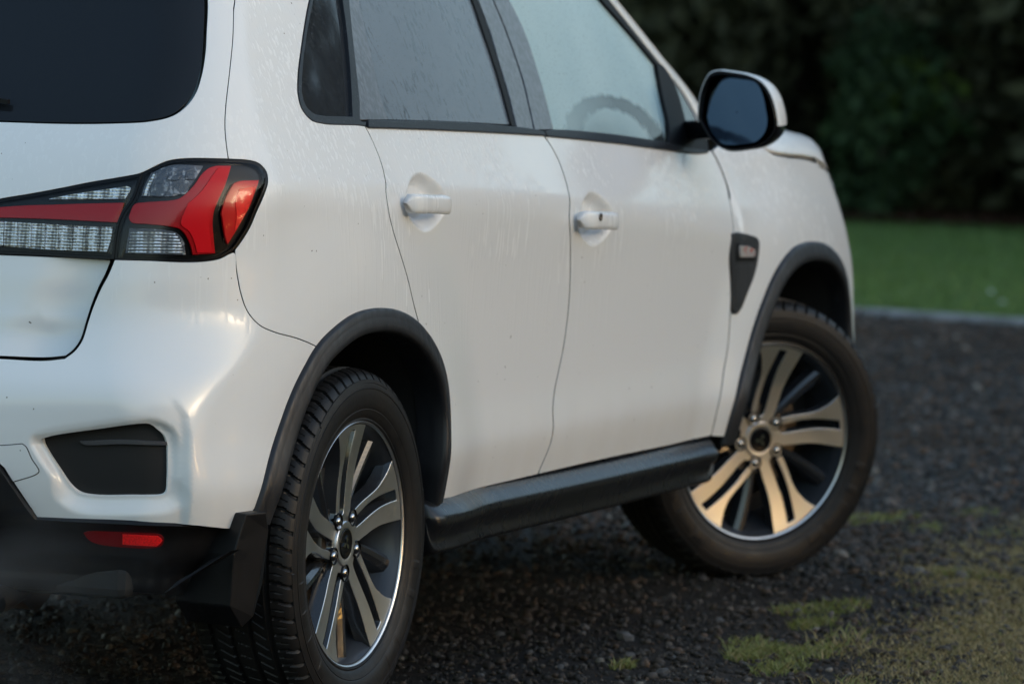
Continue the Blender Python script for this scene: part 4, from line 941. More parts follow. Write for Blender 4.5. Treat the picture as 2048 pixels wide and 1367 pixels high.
def wheel(loc, head, camber, phase, left=False):
    hd, cb = R(head), R(camber)
    Vv = np.array([math.cos(hd), math.sin(hd), 0]); Nn = np.array([Vv[1], -Vv[0], 0]); U = np.array([0, 0, 1.])*math.cos(cb)+Nn*math.sin(cb)
    inn = np.cross(U, Vv)
    if left: Vv, inn = -Vv, -inn        # half turn about the vertical: same handed wheel facing the other side
    w_ = empty('wheel', (0, 0, 0), car); m = Matrix.Identity(4)
    for i in range(3): m[i][0] = Vv[i]; m[i][1] = inn[i]; m[i][2] = U[i]; m[i][3] = loc[i]
    w_.matrix_world = m
    def add(me, nm, rot=0., loc_=(0, 0, 0)):
        o = bpy.data.objects.new(nm, me); link(o, w_); o.location = loc_; o.rotation_euler = (0, R(rot), 0); return o
    add(me_tyre, 'tyre'); add(me_rim, 'rim'); add(me_barrel, 'rim_barrel'); add(me_hub, 'hub_face'); add(me_back, 'hub_carrier'); add(me_well, 'wheel_backplate'); add(me_cap, 'centre_cap', phase+16)
    for k in range(5):
        add(me_spoke, 'spoke', phase+72*k); add(me_blade, 'recessed_spoke', phase+72*k)
        a = phase-35+72*k; p = pol(.0585, a, .0195); add(me_nut, 'wheel_nut', 0, p)
    return w_
wheel((0, -.905, .335), 0, .1, 357)
NF = -36.34
wheel((2.67, -.828, .335), NF, 5.23, 9)
wheel((0, .905, .335), 0, 0, 20, True)
wheel((2.67, .83, .335), NF, 0, 40, True)
# cabin ----------------------------------------------------------------------------
seg = 40
def torus(nm, c, Rm, rm, tilt, m_, par, n1=48, n2=12):
    V = []
    for i in range(n1):
        a = 2*math.pi*i/n1
        for j in range(n2):
            b = 2*math.pi*j/n2; rr = Rm+rm*math.cos(b); p = np.array([rm*math.sin(b), rr*math.sin(a), rr*math.cos(a)])
            V.append((c[0]+p[0]*math.cos(tilt)+p[2]*math.sin(tilt), c[1]+p[1], c[2]-p[0]*math.sin(tilt)+p[2]*math.cos(tilt)))
    return mesh_obj(nm, V, grid_faces(n1, n2, True, True), m_, None, par, reg=False)
SW = (1.72, -.38, .985)
sw = torus('steering_wheel', SW, .182, .017, R(22), M['interior'], car)
box('steering_wheel_hub', (SW[0]-.01, SW[1]-.07, SW[2]-.06), (SW[0]+.06, SW[1]+.07, SW[2]+.05), M['interior'], sw, .02)
for s in (-1, 1): box('steering_wheel_spoke', (SW[0]+.0, SW[1]+s*.12-.06, SW[2]-.02), (SW[0]+.02, SW[1]+s*.12+.06, SW[2]+.015), M['interior'], sw, .008)
box('dashboard', (1.80, -.70, .80), (2.30, .70, 1.01), M['interior'], car, .04)
for y in (-.38, .38):
    s_ = box('front_seat', (.85, y-.24, .45), (1.35, y+.24, .62), M['fabric'], car, .05)
    box('seat_backrest', (.72, y-.23, .55), (.88, y+.23, 1.14), M['fabric'], s_, .06); box('headrest', (.70, y-.12, 1.17), (.80, y+.12, 1.32), M['fabric'], s_, .04)
box('rear_seat', (-.15, -.62, .50), (.25, .62, 1.10), M['fabric'], car, .06)
box('underbody', (-.60, -.70, .27), (3.25, .70, .34), M['dark'], car, .02)
box('rear_axle_beam', (-.06, -.62, .22), (.06, .62, .30), M['dark'], car, .02)
# muffler and exhaust pipe under the tail
def tube(nm, pts, r, m_, par, n2=14, reg=False):
    pts = smooth(np.array(pts, float), .03); V = []
    for i, p in enumerate(pts):
        t = pts[min(i+1, len(pts)-1)]-pts[max(i-1, 0)]; t /= np.linalg.norm(t); a = np.cross(t, [0, 0, 1.]); a /= np.linalg.norm(a)+1e-9; b = np.cross(t, a)
        for j in range(n2): an = 2*math.pi*j/n2; V.append(p+r*(a*math.cos(an)+b*math.sin(an)))
    return mesh_obj(nm, V, grid_faces(len(pts), n2, closed_v=True), m_, None, par, reg=reg)
tube('exhaust_silencer', [(-.42, -.42, .30), (-.42, -.38, .30), (-.42, .1, .30), (-.42, .14, .30)], .085, M['rust'], car)
tube('exhaust_pipe', [(-.42, -.40, .29), (-.52, -.43, .27), (-.66, -.45, .255)], .026, M['disc'], car)
# roof and rear spoiler
V = []; xs_ = np.linspace(-.22, 1.36, 20); ys_ = np.linspace(-.665, .665, 24)
for x in xs_:
    for y in ys_: V.append((x, y, 1.508+.095*(1-abs(y/.70)**2.6)*(1-((x-.5)/1.5)**2)))
mesh_obj('roof_panel', V, [f[::-1] for f in grid_faces(20, 24)][::1], M['paint'], None, car, reg=False)
# brackets seen below the sill
# left side of the car: mirror image of the right side parts
mp = {}
for rec in list(REG):
    V = np.asarray(rec['V'], float).copy(); V[:, 1] *= -1; N = None
    if rec['N'] is not None: N = np.asarray(rec['N'], float).copy(); N[:, 1] *= -1
    par = rec['parent']; par = mp.get(par, par)
    if par is mir:
        par = mp.get('mirL') or empty('door_mirror', (0, 0, 0), car); mp['mirL'] = par
    o = mesh_obj(rec['name'], V, [f[::-1] for f in rec['F']], rec['mats'], N, par, rec['smooth'], rec['mi'], reg=False)
    if any(md.type == 'BEVEL' for md in rec['o'].modifiers): bevel(o, rec['o'].modifiers[0].width)
    mp[rec['o']] = o
# ------------------------------------------------------------------ ground
def noise2(x, y, s, seed=0, oct=4):
    """cheap value noise"""
    tot = 0; amp = 1; out = np.zeros(np.shape(x)); 
    for o in range(oct):
        xi = np.asarray(x)*s*2**o+seed*17.3+o*5.1; yi = np.asarray(y)*s*2**o+seed*9.7+o*3.7
        x0 = np.floor(xi); y0 = np.floor(yi); fx = xi-x0; fy = yi-y0; fx = fx*fx*(3-2*fx); fy = fy*fy*(3-2*fy)
        def h(a, b): v = np.sin(a*127.1+b*311.7+seed)*43758.5453; return v-np.floor(v)
        out += amp*((h(x0, y0)*(1-fx)+h(x0+1, y0)*fx)*(1-fy)+(h(x0, y0+1)*(1-fx)+h(x0+1, y0+1)*fx)*fy); tot += amp; amp *= .5
    return out/tot
def edge_x(y): return 12.25+.20*(y-1.6)+.10*np.sin(y*1.3)+.03*np.sin(y*4.1)     # where the lawn begins
def gz(x, y):
    """height of the gravel"""
    z = .022*(noise2(x, y, .9, 3, 3)-.5)+.010*(noise2(x, y, 7, 5, 3)-.5)
    for cx, cy in ((0, -.8), (2.73, -.78), (0, .8), (2.7, .8)):
        d_ = np.hypot(x-cx, y-cy); z = z*sstep((d_-.12)/.35)
    z = z+.022*np.exp(-((x-2.75)**2+(y+.95)**2)/.10)*sstep((np.hypot(x-2.73, y+.80)-.10)/.2)
    z = z+.10*sstep((-y-1.05-.10*(x-1.2)*0)/2.6)*sstep((x-.6)/2.0)*.35*sstep((14-x)/6)
    return z-.004
def gridmesh(nm, xs, ys, zf, m_, kind='structure'):
    X, Y = np.meshgrid(xs, ys, indexing='ij'); Z = zf(X, Y); V = np.stack([X, Y, Z], -1).reshape(-1, 3)
    k = len(ys); idx = np.arange(len(V)).reshape(len(xs), k)
    Fq = np.stack([idx[:-1, :-1], idx[1:, :-1], idx[1:, 1:], idx[:-1, 1:]], -1).reshape(-1, 4)
    me = bpy.data.meshes.new(nm); me.from_pydata(V.tolist(), [], Fq.tolist()); me.materials.append(m_); me.polygons.foreach_set('use_smooth', [True]*len(me.polygons)); me.update()
    o = link(bpy.data.objects.new(nm, me)); o['kind'] = kind; return o
m_grav = mat('gravel_ground', (.015, .012, .010), .8, spec=.2, mixn=((14, 14, 14), (.036, .025, .017), .40, .70), rn=((60, 60, 60), .65, .4, .6), bump=((110, 110, 110), .9, .012))
m_lawn = mat('lawn_grass', (.105, .175, .055), .8, mixn=((.9, .5, 1), (.155, .215, .07), .35, .68), bump=((30, 30, 30), .8, .03))
xs = np.concatenate([np.linspace(-150, -16, 10), np.arange(-14, -2, .5), np.arange(-2, 6, .045), np.arange(6, 14, .12), np.linspace(14.5, 200, 24)])
ys = np.concatenate([np.linspace(-150, -12, 10), np.arange(-11, -3.4, .5), np.arange(-3.4, 3.5, .045), np.arange(3.5, 9, .4), np.linspace(10, 150, 12)])
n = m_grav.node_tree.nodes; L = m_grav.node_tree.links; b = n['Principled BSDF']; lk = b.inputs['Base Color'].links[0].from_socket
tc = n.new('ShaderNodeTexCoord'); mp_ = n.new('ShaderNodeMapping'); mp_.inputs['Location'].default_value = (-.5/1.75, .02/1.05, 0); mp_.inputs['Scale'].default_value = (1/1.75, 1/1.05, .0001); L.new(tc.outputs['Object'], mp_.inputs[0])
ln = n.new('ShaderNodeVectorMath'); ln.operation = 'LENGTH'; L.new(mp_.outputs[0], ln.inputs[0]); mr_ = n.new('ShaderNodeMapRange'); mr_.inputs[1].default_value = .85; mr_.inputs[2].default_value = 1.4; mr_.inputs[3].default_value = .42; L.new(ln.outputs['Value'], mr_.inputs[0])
mm = n.new('ShaderNodeMix'); mm.data_type = 'RGBA'; mm.inputs[6].default_value = (.004, .003, .003, 1); L.new(mr_.outputs[0], mm.inputs[0]); L.new(lk, mm.inputs[7]); L.new(mm.outputs[2], b.inputs['Base Color'])      # shade under and round the car, painted into the ground colour
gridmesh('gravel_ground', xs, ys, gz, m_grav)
# lawn sheet beyond the gravel
ys = np.concatenate([np.linspace(-60, -4, 20), np.arange(-3.5, 12, .1), np.linspace(12.5, 60, 20)]); T = np.concatenate([[0, .02, .05, .1, .2, .4], np.linspace(.8, 60, 40)])
X = edge_x(ys)[None, :]+T[:, None]+0*ys[None, :]; Y = np.repeat(ys[None, :], len(T), 0); Z = .012*sstep(T/.12)[:, None]+.03*(noise2(X, Y, .3, 8, 3)-.5)+.0*X-.01
V = np.stack([X, Y, Z], -1).reshape(-1, 3); me = bpy.data.meshes.new('lawn'); me.from_pydata(V.tolist(), [], grid_faces(len(T), len(ys))); me.materials.append(m_lawn); me.polygons.foreach_set('use_smooth', [True]*len(me.polygons)); me.update()
lawn = link(bpy.data.objects.new('lawn', me)); lawn['kind'] = 'structure'
def ray_ground(px, z=0.): 
    d_ = ray(np.array(px, float)); return CL+d_*((z-CL[2])/d_[..., 2])[..., None]
def wedge(n_, r0, r1, a0, a1, pw=1.):
    """random ground points seen from the camera's side: polar about the camera foot"""
    r = (r0**pw+(r1**pw-r0**pw)*rng.random(n_))**(1/pw); a = a0+(a1-a0)*rng.random(n_); return CL[0]+r*np.cos(a), CL[1]+r*np.sin(a)
def joined(nm, V, F_, tint, m_, kind='stuff', smooth=False):
    k = F_.shape[1]; me = bpy.data.meshes.new(nm); me.vertices.add(len(V)); me.vertices.foreach_set('co', V.astype(np.float32).ravel())
    me.loops.add(F_.size); me.loops.foreach_set('vertex_index', F_.ravel().astype(np.int32)); me.polygons.add(len(F_))
    me.polygons.foreach_set('loop_start', np.arange(0, F_.size, k, dtype=np.int32)); me.polygons.foreach_set('loop_total', np.full(len(F_), k, np.int32)); me.update(calc_edges=True)
    if tint is not None:
        at = me.attributes.new('tint', 'FLOAT_COLOR', 'POINT'); c = np.ones((len(V), 4), np.float32); c[:, :3] = tint; at.data.foreach_set('color', c.ravel())
    me.materials.append(m_)
    if smooth: me.polygons.foreach_set('use_smooth', [True]*len(me.polygons))
    o = link(bpy.data.objects.new(nm, me)); o['kind'] = kind; return o
def tint_mat(nm, rough, trans=0, spec=.5):
    m = bpy.data.materials.new(nm); m.use_nodes = True; n = m.node_tree.nodes; L = m.node_tree.links; b = n['Principled BSDF']
    a = n.new('ShaderNodeAttribute'); a.attribute_name = 'tint'; L.new(a.outputs['Color'], b.inputs['Base Color']); b.inputs['Roughness'].default_value = rough; b.inputs['Specular IOR Level'].default_value = spec
    if trans:
        t = n.new('ShaderNodeBsdfTranslucent'); L.new(a.outputs['Color'], t.inputs[0]); mx = n.new('ShaderNodeMixShader'); mx.inputs[0].default_value = trans
        L.new(b.outputs[0], mx.inputs[1]); L.new(t.outputs[0], mx.inputs[2]); L.new(mx.outputs[0], n['Material Output'].inputs[0])
    return m
m_stone = tint_mat('gravel_stone', .62, spec=.25); m_leaf = tint_mat('leaf', .75, .3, spec=.2); m_blade = tint_mat('grass_blade', .5, .35)
# gravel stones
t_ = (1+5**.5)/2; ico = np.array([(-1, t_, 0), (1, t_, 0), (-1, -t_, 0), (1, -t_, 0), (0, -1, t_), (0, 1, t_), (0, -1, -t_), (0, 1, -t_), (t_, 0, -1), (t_, 0, 1), (-t_, 0, -1), (-t_, 0, 1)], float); ico /= np.linalg.norm(ico[0])
icf = np.array([(0, 11, 5), (0, 5, 1), (0, 1, 7), (0, 7, 10), (0, 10, 11), (1, 5, 9), (5, 11, 4), (11, 10, 2), (10, 7, 6), (7, 1, 8), (3, 9, 4), (3, 4, 2), (3, 2, 6), (3, 6, 8), (3, 8, 9), (4, 9, 5), (2, 4, 11), (6, 2, 10), (8, 6, 7), (9, 8, 1)])
def rotm(n_):
    q = rng.normal(size=(n_, 4)); q /= np.linalg.norm(q, axis=1, keepdims=True); a, b, c, d_ = q.T
    return np.stack([1-2*(c*c+d_*d_), 2*(b*c-a*d_), 2*(b*d_+a*c), 2*(b*c+a*d_), 1-2*(b*b+d_*d_), 2*(c*d_-a*b), 2*(b*d_-a*c), 2*(c*d_+a*b), 1-2*(b*b+c*c)], 1).reshape(-1, 3, 3)
STC = 1.28*np.array([(.042, .036, .032), (.019, .017, .015), (.085, .072, .062), (.064, .041, .027), (.15, .135, .115), (.034, .026, .019)])
def car_shade(x, y):
    """painted shade: darkens the stone colour under and round the car"""
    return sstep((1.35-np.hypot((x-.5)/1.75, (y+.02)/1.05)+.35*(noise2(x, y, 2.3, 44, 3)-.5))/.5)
def stones(nm, x, y, size, tintc=None):
    n_ = len(x); V = np.repeat(ico[None], n_, 0)*(1+.38*(rng.random((n_, 12, 1))-.5)); sc = size[:, None, None]*(.6+.8*rng.random((n_, 1, 3))); sc[:, :, 2] *= .7
    V = np.einsum('nij,nkj->nki', rotm(n_), V*sc); V[:, :, 2] *= .75
    V += np.stack([x, y, gz(x, y)+size*.28], 1)[:, None]
    Fq = (icf[None]+12*np.arange(n_)[:, None, None]).reshape(-1, 3)
    c = STC[rng.choice(6, n_, p=[.30, .29, .07, .16, .02, .16])]*(.6+.8*rng.random((n_, 1))); br = noise2(x, y, 1.1, 21, 3)[:, None]; c = c*(1-.58*car_shade(x, y)[:, None]); c = c*(1-.35*sstep((br-.5)/.2))+np.array([.035, .022, .012])*.5*sstep((br-.5)/.2)
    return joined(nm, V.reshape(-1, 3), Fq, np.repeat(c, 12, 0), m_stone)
def keep(x, y, *a):
    k = (x < edge_x(y)+.02); 
    return [x[k], y[k]]+[q[k] for q in a]
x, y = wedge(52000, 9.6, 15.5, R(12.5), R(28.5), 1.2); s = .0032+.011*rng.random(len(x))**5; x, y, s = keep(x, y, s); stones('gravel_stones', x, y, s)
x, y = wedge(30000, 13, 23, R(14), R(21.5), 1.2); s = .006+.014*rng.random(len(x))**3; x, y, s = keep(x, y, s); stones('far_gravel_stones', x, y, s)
# larger single stones lying on top
big = [(1250, 1272, .026), (1325, 1342, .021), (1170, 1248, .015), (1165, 1262, .012), (1000, 1262, .013), (1020, 1225, .013), (1260, 1306, .016), (1480, 1140, .014), (1520, 1168, .017), (1440, 1232, .013), (1560, 1275, .013),
       (870, 1328, .012), (905, 1285, .010), (1345, 1310, .012), (1535, 1180, .010), (1375, 1210, .012), (1620, 1190, .010), (1810, 775, .022), (1840, 690, .03), (1912, 985, .016), (1903, 940, .024), (1730, 950, .014), (1985, 600, .02),
       (1680, 1150, .012), (1330, 1190, .010), (1120, 1330, .012), (1400, 1350, .012), (1490, 1325, .014), (960, 1345, .011), (1060, 1300, .011)]
bm_ = []
for k in range(5):
    V = ico*(1+.45*(rng.random((12, 1))-.5))*np.array([1, .8, .55]); me = bpy.data.meshes.new('stone'); me.from_pydata(V.tolist(), [], icf.tolist())
    me.materials.append(mat('grey_stone', (.075, .072, .072), .5, mixn=((3, 3, 3), (.045, .04, .036), .35, .65), bump=((12, 12, 12), .4, .02))); bm_.append(me)
for i, (px, py, s) in enumerate(big):
    p = ray_ground((px, py)); g = float(gz(np.array(p[0]), np.array(p[1]))); o = link(bpy.data.objects.new('stone', bm_[i % 5])); o.location = (p[0], p[1], g+s*.25); o.scale = (s, s, s); o.rotation_euler = (rng.random()*.5, rng.random()*.5, rng.random()*6)
    tag(o, 'larger grey stone lying loose on the dark gravel', 'stone', 'larger stones on the gravel')
# grass blades ---------------------------------------------------------
def blades(nm, x, y, h, lean, cols, wd=.0021, zf=gz):
    n_ = len(x); a = rng.random(n_)*2*math.pi; la = rng.random(n_)*2*math.pi; dx, dy = np.cos(a)*wd, np.sin(a)*wd; z = zf(x, y)-.004
    lx, ly = np.cos(la)*lean*h, np.sin(la)*lean*h
    V = np.stack([np.stack([x-dx, y-dy, z], 1), np.stack([x+dx, y+dy, z], 1), np.stack([x+dx*.8+lx*.35, y+dy*.8+ly*.35, z+h*.6], 1), np.stack([x-dx*.8+lx*.35, y-dy*.8+ly*.35, z+h*.6], 1), np.stack([x+lx, y+ly, z+h], 1)], 1)
    b = 5*np.arange(n_)[:, None]; Fq = np.concatenate([b+[[0, 1, 2]], b+[[0, 2, 3]], b+[[3, 2, 4]]], 0)
    return joined(nm, V.reshape(-1, 3), Fq, np.repeat(cols, 5, 0), m_blade)
def green(n_, dry):
    c = np.array([(.20, .215, .060)])*(.6+.9*rng.random((n_, 1))); c2 = np.array([(.34, .265, .12)])*(.6+.8*rng.random((n_, 1))); k = (rng.random(n_) < dry)[:, None]; return np.where(k, c2, c)
x, y = wedge(520000, 10.2, 16.5, R(11.5), R(20.0), 1.2)
yb = np.interp(x, [.5, .84, 1.9, 2.8, 3.7, 4.4, 6], [-1.60, -1.50, -1.20, -.90, -.83, -.95, -1.4])
dns = sstep((yb-y+.65*(noise2(x, y, 1.9, 11, 4)-.5))/.55)*sstep((noise2(x, y, 3.1, 12, 3)-.22)/.22)
dns = dns*sstep((5.0-x)/.8)
pat = sstep((noise2(x, y, 2.1, 31, 3)-.50)/.10); dr = 1-pat
k = rng.random(len(x)) < dns*(.8+.2*pat); x, y, pat = x[k], y[k], pat[k]
print('verge', len(x)); blades('verge_grass', x, y, (.011+.022*rng.random(len(x))**1.5)*(.6+.7*pat), .9, green(len(x), .95-.50*pat))
# small tufts in the gravel
X, Y, H = [], [], []
for px, py, n_, r_ in [(1520, 1298, 900, .07), (1515, 1306, 300, .05), (1248, 1328, 160, .025), (1625, 1240, 300, .05), (1720, 1040, 260, .06), (1790, 1040, 260, .07), (1950, 1028, 160, .06), (1730, 1045, 200, .05), (1590, 1215, 220, .05), (1560, 1330, 300, .06), (1620, 1300, 500, .07), (1850, 1060, 200, .06), (1490, 1280, 120, .05), (1680, 1210, 300, .07)]:
    p = ray_ground((px, py)); a = rng.random(n_)*6.3; r = r_*rng.random(n_)**.7; X.append(p[0]+r*np.cos(a)*2.2); Y.append(p[1]+r*np.sin(a)*.9); H.append(.010+.016*rng.random(n_))
X, Y, H = map(np.concatenate, (X, Y, H)); blades('gravel_grass_tufts', X, Y, H, .9, green(len(X), .15))
# dry litter: thin straws and twigs on the gravel
x, y = wedge(2600, 9.8, 15, R(13), R(27)); n_ = len(x); a = rng.random(n_)*6.3; L_ = .008+.02*rng.random(n_); z = gz(x, y)+.008
V = np.stack([np.stack([x, y, z], 1), np.stack([x+.0015, y+.001, z+.001], 1), np.stack([x+L_*np.cos(a), y+L_*np.sin(a), z+.006*rng.random(n_)], 1)], 1)
joined('dry_straw', V.reshape(-1, 3), 3*np.arange(n_)[:, None]+np.array([[0, 1, 2]]), np.repeat(np.array([(.16, .12, .07)])*(.4+.8*rng.random((n_, 1))), 3, 0), m_blade)
# lawn blades near its edge
x, y = wedge(90000, 20.5, 31, R(14.8), R(22.5), 1.); k = x > edge_x(y)+.03; x, y = x[k], y[k]
blades('lawn_grass_blades', x, y, .03+.03*rng.random(len(x)), .5, np.array([(.11, .20, .055)])*(.5+.9*rng.random((len(x), 1)))+np.array([(.03, .02, 0)])*rng.random((len(x), 1)), .004, lambda a, b: .0+0*a)
# edging of pale stones along the lawn
m_edge = mat('edging_concrete', (.24, .24, .25), .8, mixn=((6, 6, 6), (.15, .15, .15), .4, .65), bump=((30, 30, 30), .6, .01))
er = empty('lawn_edging', (0, 0, 0)); tag(er, 'low pale grey edging strip between the gravel and the lawn', 'edging')
yy = -1.5; i = 0
while yy < 9:
    L_ = .9; y0, y1 = yy, yy+L_-.02
    pts0 = []; 
    a = np.array([(edge_x(y0)-.10, y0, .0), (edge_x(y0)+.0, y0, .0), (edge_x(y0), y0, .028), (edge_x(y0)-.09, y0, .026+.006*rng.random())]); b = np.array([(edge_x(y1)-.10, y1, .0), (edge_x(y1)+.0, y1, .0), (edge_x(y1), y1, .028), (edge_x(y1)-.09, y1, .026+.006*rng.random())])
    prism('edging_piece', (a, b), m_edge, er, bev=.008, reg=False); yy += L_
# a few white petals on the lawn
for i, (px, py) in enumerate([(1988, 578), (2011, 598)]):
    p = ray_ground((px, py), .05); V = np.array([(0, 0, 0), (.02, .006, .006), (.028, .028, .012), (.006, .03, .005), (.014, .017, .016)]); o = mesh_obj('fallen_leaf', V, [(0, 1, 4), (1, 2, 4), (2, 3, 4), (3, 0, 4)], mat('pale_leaf', (.5, .55, .5), .6), None, None, smooth=False, reg=False)
    o.location = (p[0], p[1], .03); tag(o, 'small pale leaf lying on the lawn, %s of the two' % ('upper left' if i == 0 else 'lower right'), 'leaf')
# ------------------------------------------------------------------ trees and shrubs beyond the lawn
def leaf_cloud(n_, cen, rad, size, seed, col, zmin=.02, clump=9):
    r_ = np.random.default_rng(seed); cc = r_.normal(size=(60, 3)); cc /= np.linalg.norm(cc, axis=1, keepdims=True); cc = cc*np.array(rad)*(.55+.42*r_.random((60, 1)))+np.array(cen)
    w_ = r_.integers(0, 60, n_); d_ = r_.normal(size=(n_, 3)); d_ /= np.linalg.norm(d_, axis=1, keepdims=True); p = cc[w_]+d_*(r_.random((n_, 1))**.5)*np.array(rad)*.34
    p[:, 2] = np.abs(p[:, 2]-zmin)+zmin
    a = r_.normal(size=(n_, 3)); a /= np.linalg.norm(a, axis=1, keepdims=True); b = np.cross(a, r_.normal(size=(n_, 3))); b /= np.linalg.norm(b, axis=1, keepdims=True)
    s = size*(.6+.8*r_.random((n_, 1))); V = np.stack([p-a*s, p+b*s*.42, p+a*s, p-b*s*.42], 1); V[:, 1:3, 2] -= s*.15
    c = np.array(col)*(.55+.9*r_.random((60, 1)))[w_]*(.7+.6*r_.random((n_, 1)))
    return V.reshape(-1, 3), (4*np.arange(n_)[:, None]+np.arange(4)), np.repeat(c, 4, 0)
def tmesh(nm, V, F_, tint, m_):
    o = joined(nm, V, F_, tint, m_); me = o.data; bpy.data.objects.remove(o); return me
m_bark = mat('bark', (.05, .038, .028), .85, bump=((12, 12, 3), .8, .03))
def trunk_mesh(h, r, seed, limbs=6):
    r_ = np.random.default_rng(seed); V = []; Fs = []
    def tub(pts, rr):
        s = len(V); n2 = 8
        for p, q in zip(pts, rr):
            for j in range(n2): a = 2*math.pi*j/n2; V.append((p[0]+q*math.cos(a), p[1]+q*math.sin(a), p[2]))
        for i in range(len(pts)-1):
            for j in range(n2): Fs.append((s+i*n2+j, s+i*n2+(j+1) % n2, s+(i+1)*n2+(j+1) % n2, s+(i+1)*n2+j))
    zs_ = np.linspace(-.1, h, 8); tub([(.06*math.sin(z*1.3+seed), .05*math.cos(z), z) for z in zs_], r*(1-.75*(zs_+.1)/(h+.1)))
    for k in range(limbs):
        a = r_.random()*6.3; z0 = h*(.25+.6*r_.random()); L_ = h*.3
        tub([(math.cos(a)*L_*t, math.sin(a)*L_*t, z0+L_*.6*t) for t in np.linspace(0, 1, 5)], r*.4*(1-.8*np.linspace(0, 1, 5)))
    me = bpy.data.meshes.new('trunk'); me.from_pydata(V, [], Fs); me.materials.append(m_bark); me.polygons.foreach_set('use_smooth', [True]*len(me.polygons)); return me
DK = (.064, .066, .036)
crowns = [tmesh('crown', *leaf_cloud(26000, (0, 0, 2.0), (1.35, 1.5, 2.1), .075, 40+k, DK), m_leaf) for k in range(3)]
trunks = [trunk_mesh(3.4, .13, 50+k) for k in range(3)]
def tree(x, y, sc, k, label, group=None, rz=0., cm=None, tm=None):
    t = empty('dense_tree', (x, y, 0)); t.rotation_euler = (0, 0, rz); t.scale = (sc, sc, sc); tag(t, label, 'tree', group)
    link(bpy.data.objects.new('crown', cm or crowns[k % 3]), t); link(bpy.data.objects.new('trunk', tm or trunks[k % 3]), t); return t
G_ = 'dense dark trees beyond the lawn'
i = 0
for yy in np.arange(-2.0, 13, 1.5):
    tree(20.5+.15*yy+.25*math.sin(yy*2.2), yy, 1.0+.12*math.sin(yy*3), i, 'dense dark evergreen tree in the row beyond the lawn', G_, rz=i*1.9); i += 1
for yy in np.arange(-1.5, 13, 1.6):
    tree(24.2+.15*yy, yy, 1.5, i, 'dense dark evergreen tree in the row beyond the lawn', G_, rz=i*2.3); i += 1
i = 0
for k, (tx, ty, sc_) in enumerate([(20.2, -9.9, 2.45), (26, -9.6, 1.5), (30, -15, 2.0), (40, -9, 1.9), (44, -13, 2.3), (47, -17.5, 2.6), (52, -22, 2.4), (57, -27, 2.8), (36, -5, 1.3), (62, -12, 2.4), (66, -20, 2.9), (70, -29, 3.0)]):
    tree(tx, ty, sc_, k, 'dense dark evergreen tree far ahead to the right of the drive', 'trees ahead of the car to the right', rz=k*1.1)
for xx in np.arange(-34, 40, 4.2):       # unseen tree belt added on the car's right to keep the low sun off
    tree(xx, -27+1.2*math.sin(xx), 1.8+.3*math.sin(xx*1.7), i, 'dense dark evergreen tree in the unseen belt added right of the drive to block the low sun', 'unseen trees added right of the drive to block the sun', rz=i*1.3); i += 1
# lighter shrub in front of them
pS = ray_ground((1800, 450), 0); 
V1, F1, C1 = leaf_cloud(1500, (0, 0, .62), (.42, .46, .60), .05, 77, (.034, .062, .026)); V2, F2, C2 = leaf_cloud(260, (.0, -.1, .80), (.25, .34, .22), .045, 78, (.09, .14, .025))
sh = empty('leafy_shrub', (20.0, 4.45, 0)); tag(sh, 'lighter green leafy shrub standing in front of the dark trees', 'shrub')
link(bpy.data.objects.new('foliage', tmesh('foliage', np.vstack([V1, V2]), np.vstack([F1, F2+len(V1)]), np.vstack([C1, C2]), m_leaf)), sh); st = link(bpy.data.objects.new('stem', trunk_mesh(.9, .03, 90, 5)), sh)
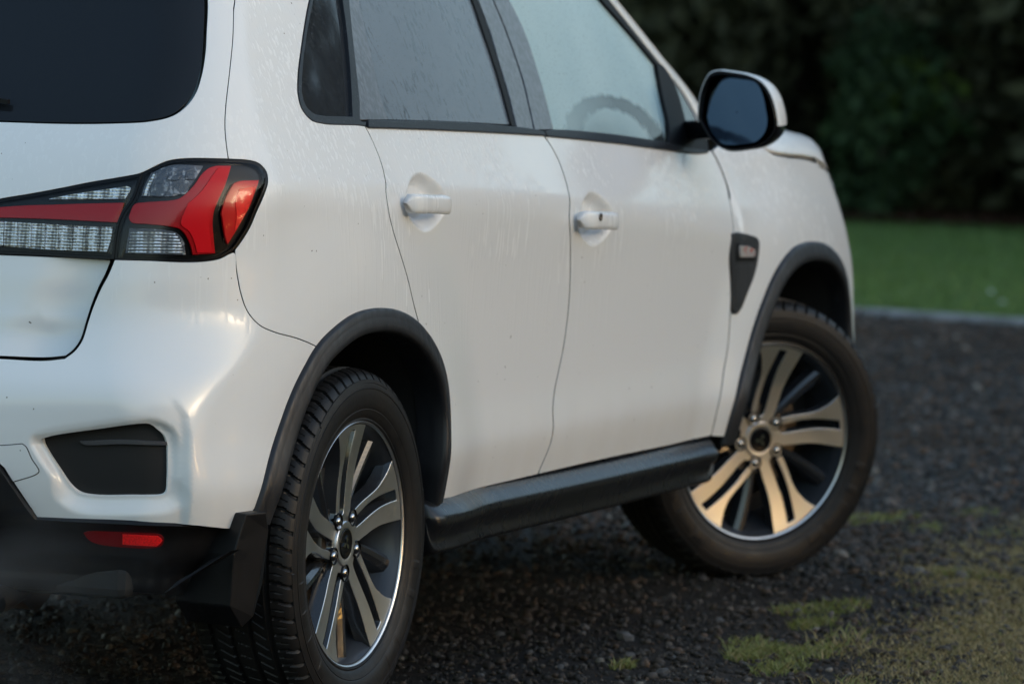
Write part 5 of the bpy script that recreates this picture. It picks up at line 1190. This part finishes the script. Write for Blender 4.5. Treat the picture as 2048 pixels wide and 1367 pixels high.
# brown leaf litter strip at the foot of the trees
x = 18.9+.15*3+1.6*rng.random(6000); y = 1+8*rng.random(6000); n_ = len(x); a = rng.random(n_)*6.3; s = .04
V = np.stack([np.stack([x, y, .06+0*x], 1), np.stack([x+s*np.cos(a), y+s*np.sin(a), .07+.02*rng.random(n_)], 1), np.stack([x+s*np.cos(a+1.2), y+s*np.sin(a+1.2), .07+.02*rng.random(n_)], 1)], 1)
joined('leaf_litter', V.reshape(-1, 3), 3*np.arange(n_)[:, None]+np.array([[0, 1, 2]]), np.repeat(np.array([(.07, .035, .022)])*(.4+.8*rng.random((n_, 1))), 3, 0), m_leaf)

# exhaust vapour drifting low behind the car
m = bpy.data.materials.new('exhaust_vapour'); m.use_nodes = True; n = m.node_tree.nodes; L = m.node_tree.links; n.clear()
o_ = n.new('ShaderNodeOutputMaterial'); v = n.new('ShaderNodeVolumePrincipled'); v.inputs['Color'].default_value = (.9, .92, .95, 1)
tc = n.new('ShaderNodeTexCoord'); nz = n.new('ShaderNodeTexNoise'); nz.inputs['Scale'].default_value = 2.6; nz.inputs['Detail'].default_value = 3; L.new(tc.outputs['Object'], nz.inputs['Vector'])
vm = n.new('ShaderNodeVectorMath'); vm.operation = 'LENGTH'; L.new(tc.outputs['Object'], vm.inputs[0])
f1 = n.new('ShaderNodeMapRange'); f1.inputs[1].default_value = 1.0; f1.inputs[2].default_value = .2; L.new(vm.outputs['Value'], f1.inputs[0])
f2 = n.new('ShaderNodeMapRange'); f2.inputs[1].default_value = .47; f2.inputs[2].default_value = .66; f2.inputs[4].default_value = .42; L.new(nz.outputs['Fac'], f2.inputs[0])
mu = n.new('ShaderNodeMath'); mu.operation = 'MULTIPLY'; L.new(f1.outputs[0], mu.inputs[0]); L.new(f2.outputs[0], mu.inputs[1]); L.new(mu.outputs[0], v.inputs['Density']); L.new(v.outputs[0], o_.inputs['Volume'])
V = []; Fs = grid_faces(24, 13, closed_u=True)
for i in range(24):
    for j in range(13):
        a = 2*math.pi*i/24; b = math.pi*(j/12)*.9998+.0001; V.append((math.sin(b)*math.cos(a), math.sin(b)*math.sin(a), math.cos(b)))
me = bpy.data.meshes.new('exhaust_vapour'); me.from_pydata(V, [], [f[::-1] for f in Fs]); me.materials.append(m); me.update()
ev = link(bpy.data.objects.new('exhaust_vapour', me)); ev.location = (-.95, -.35, .28); ev.scale = (.62, .62, .34); ev['kind'] = 'stuff'
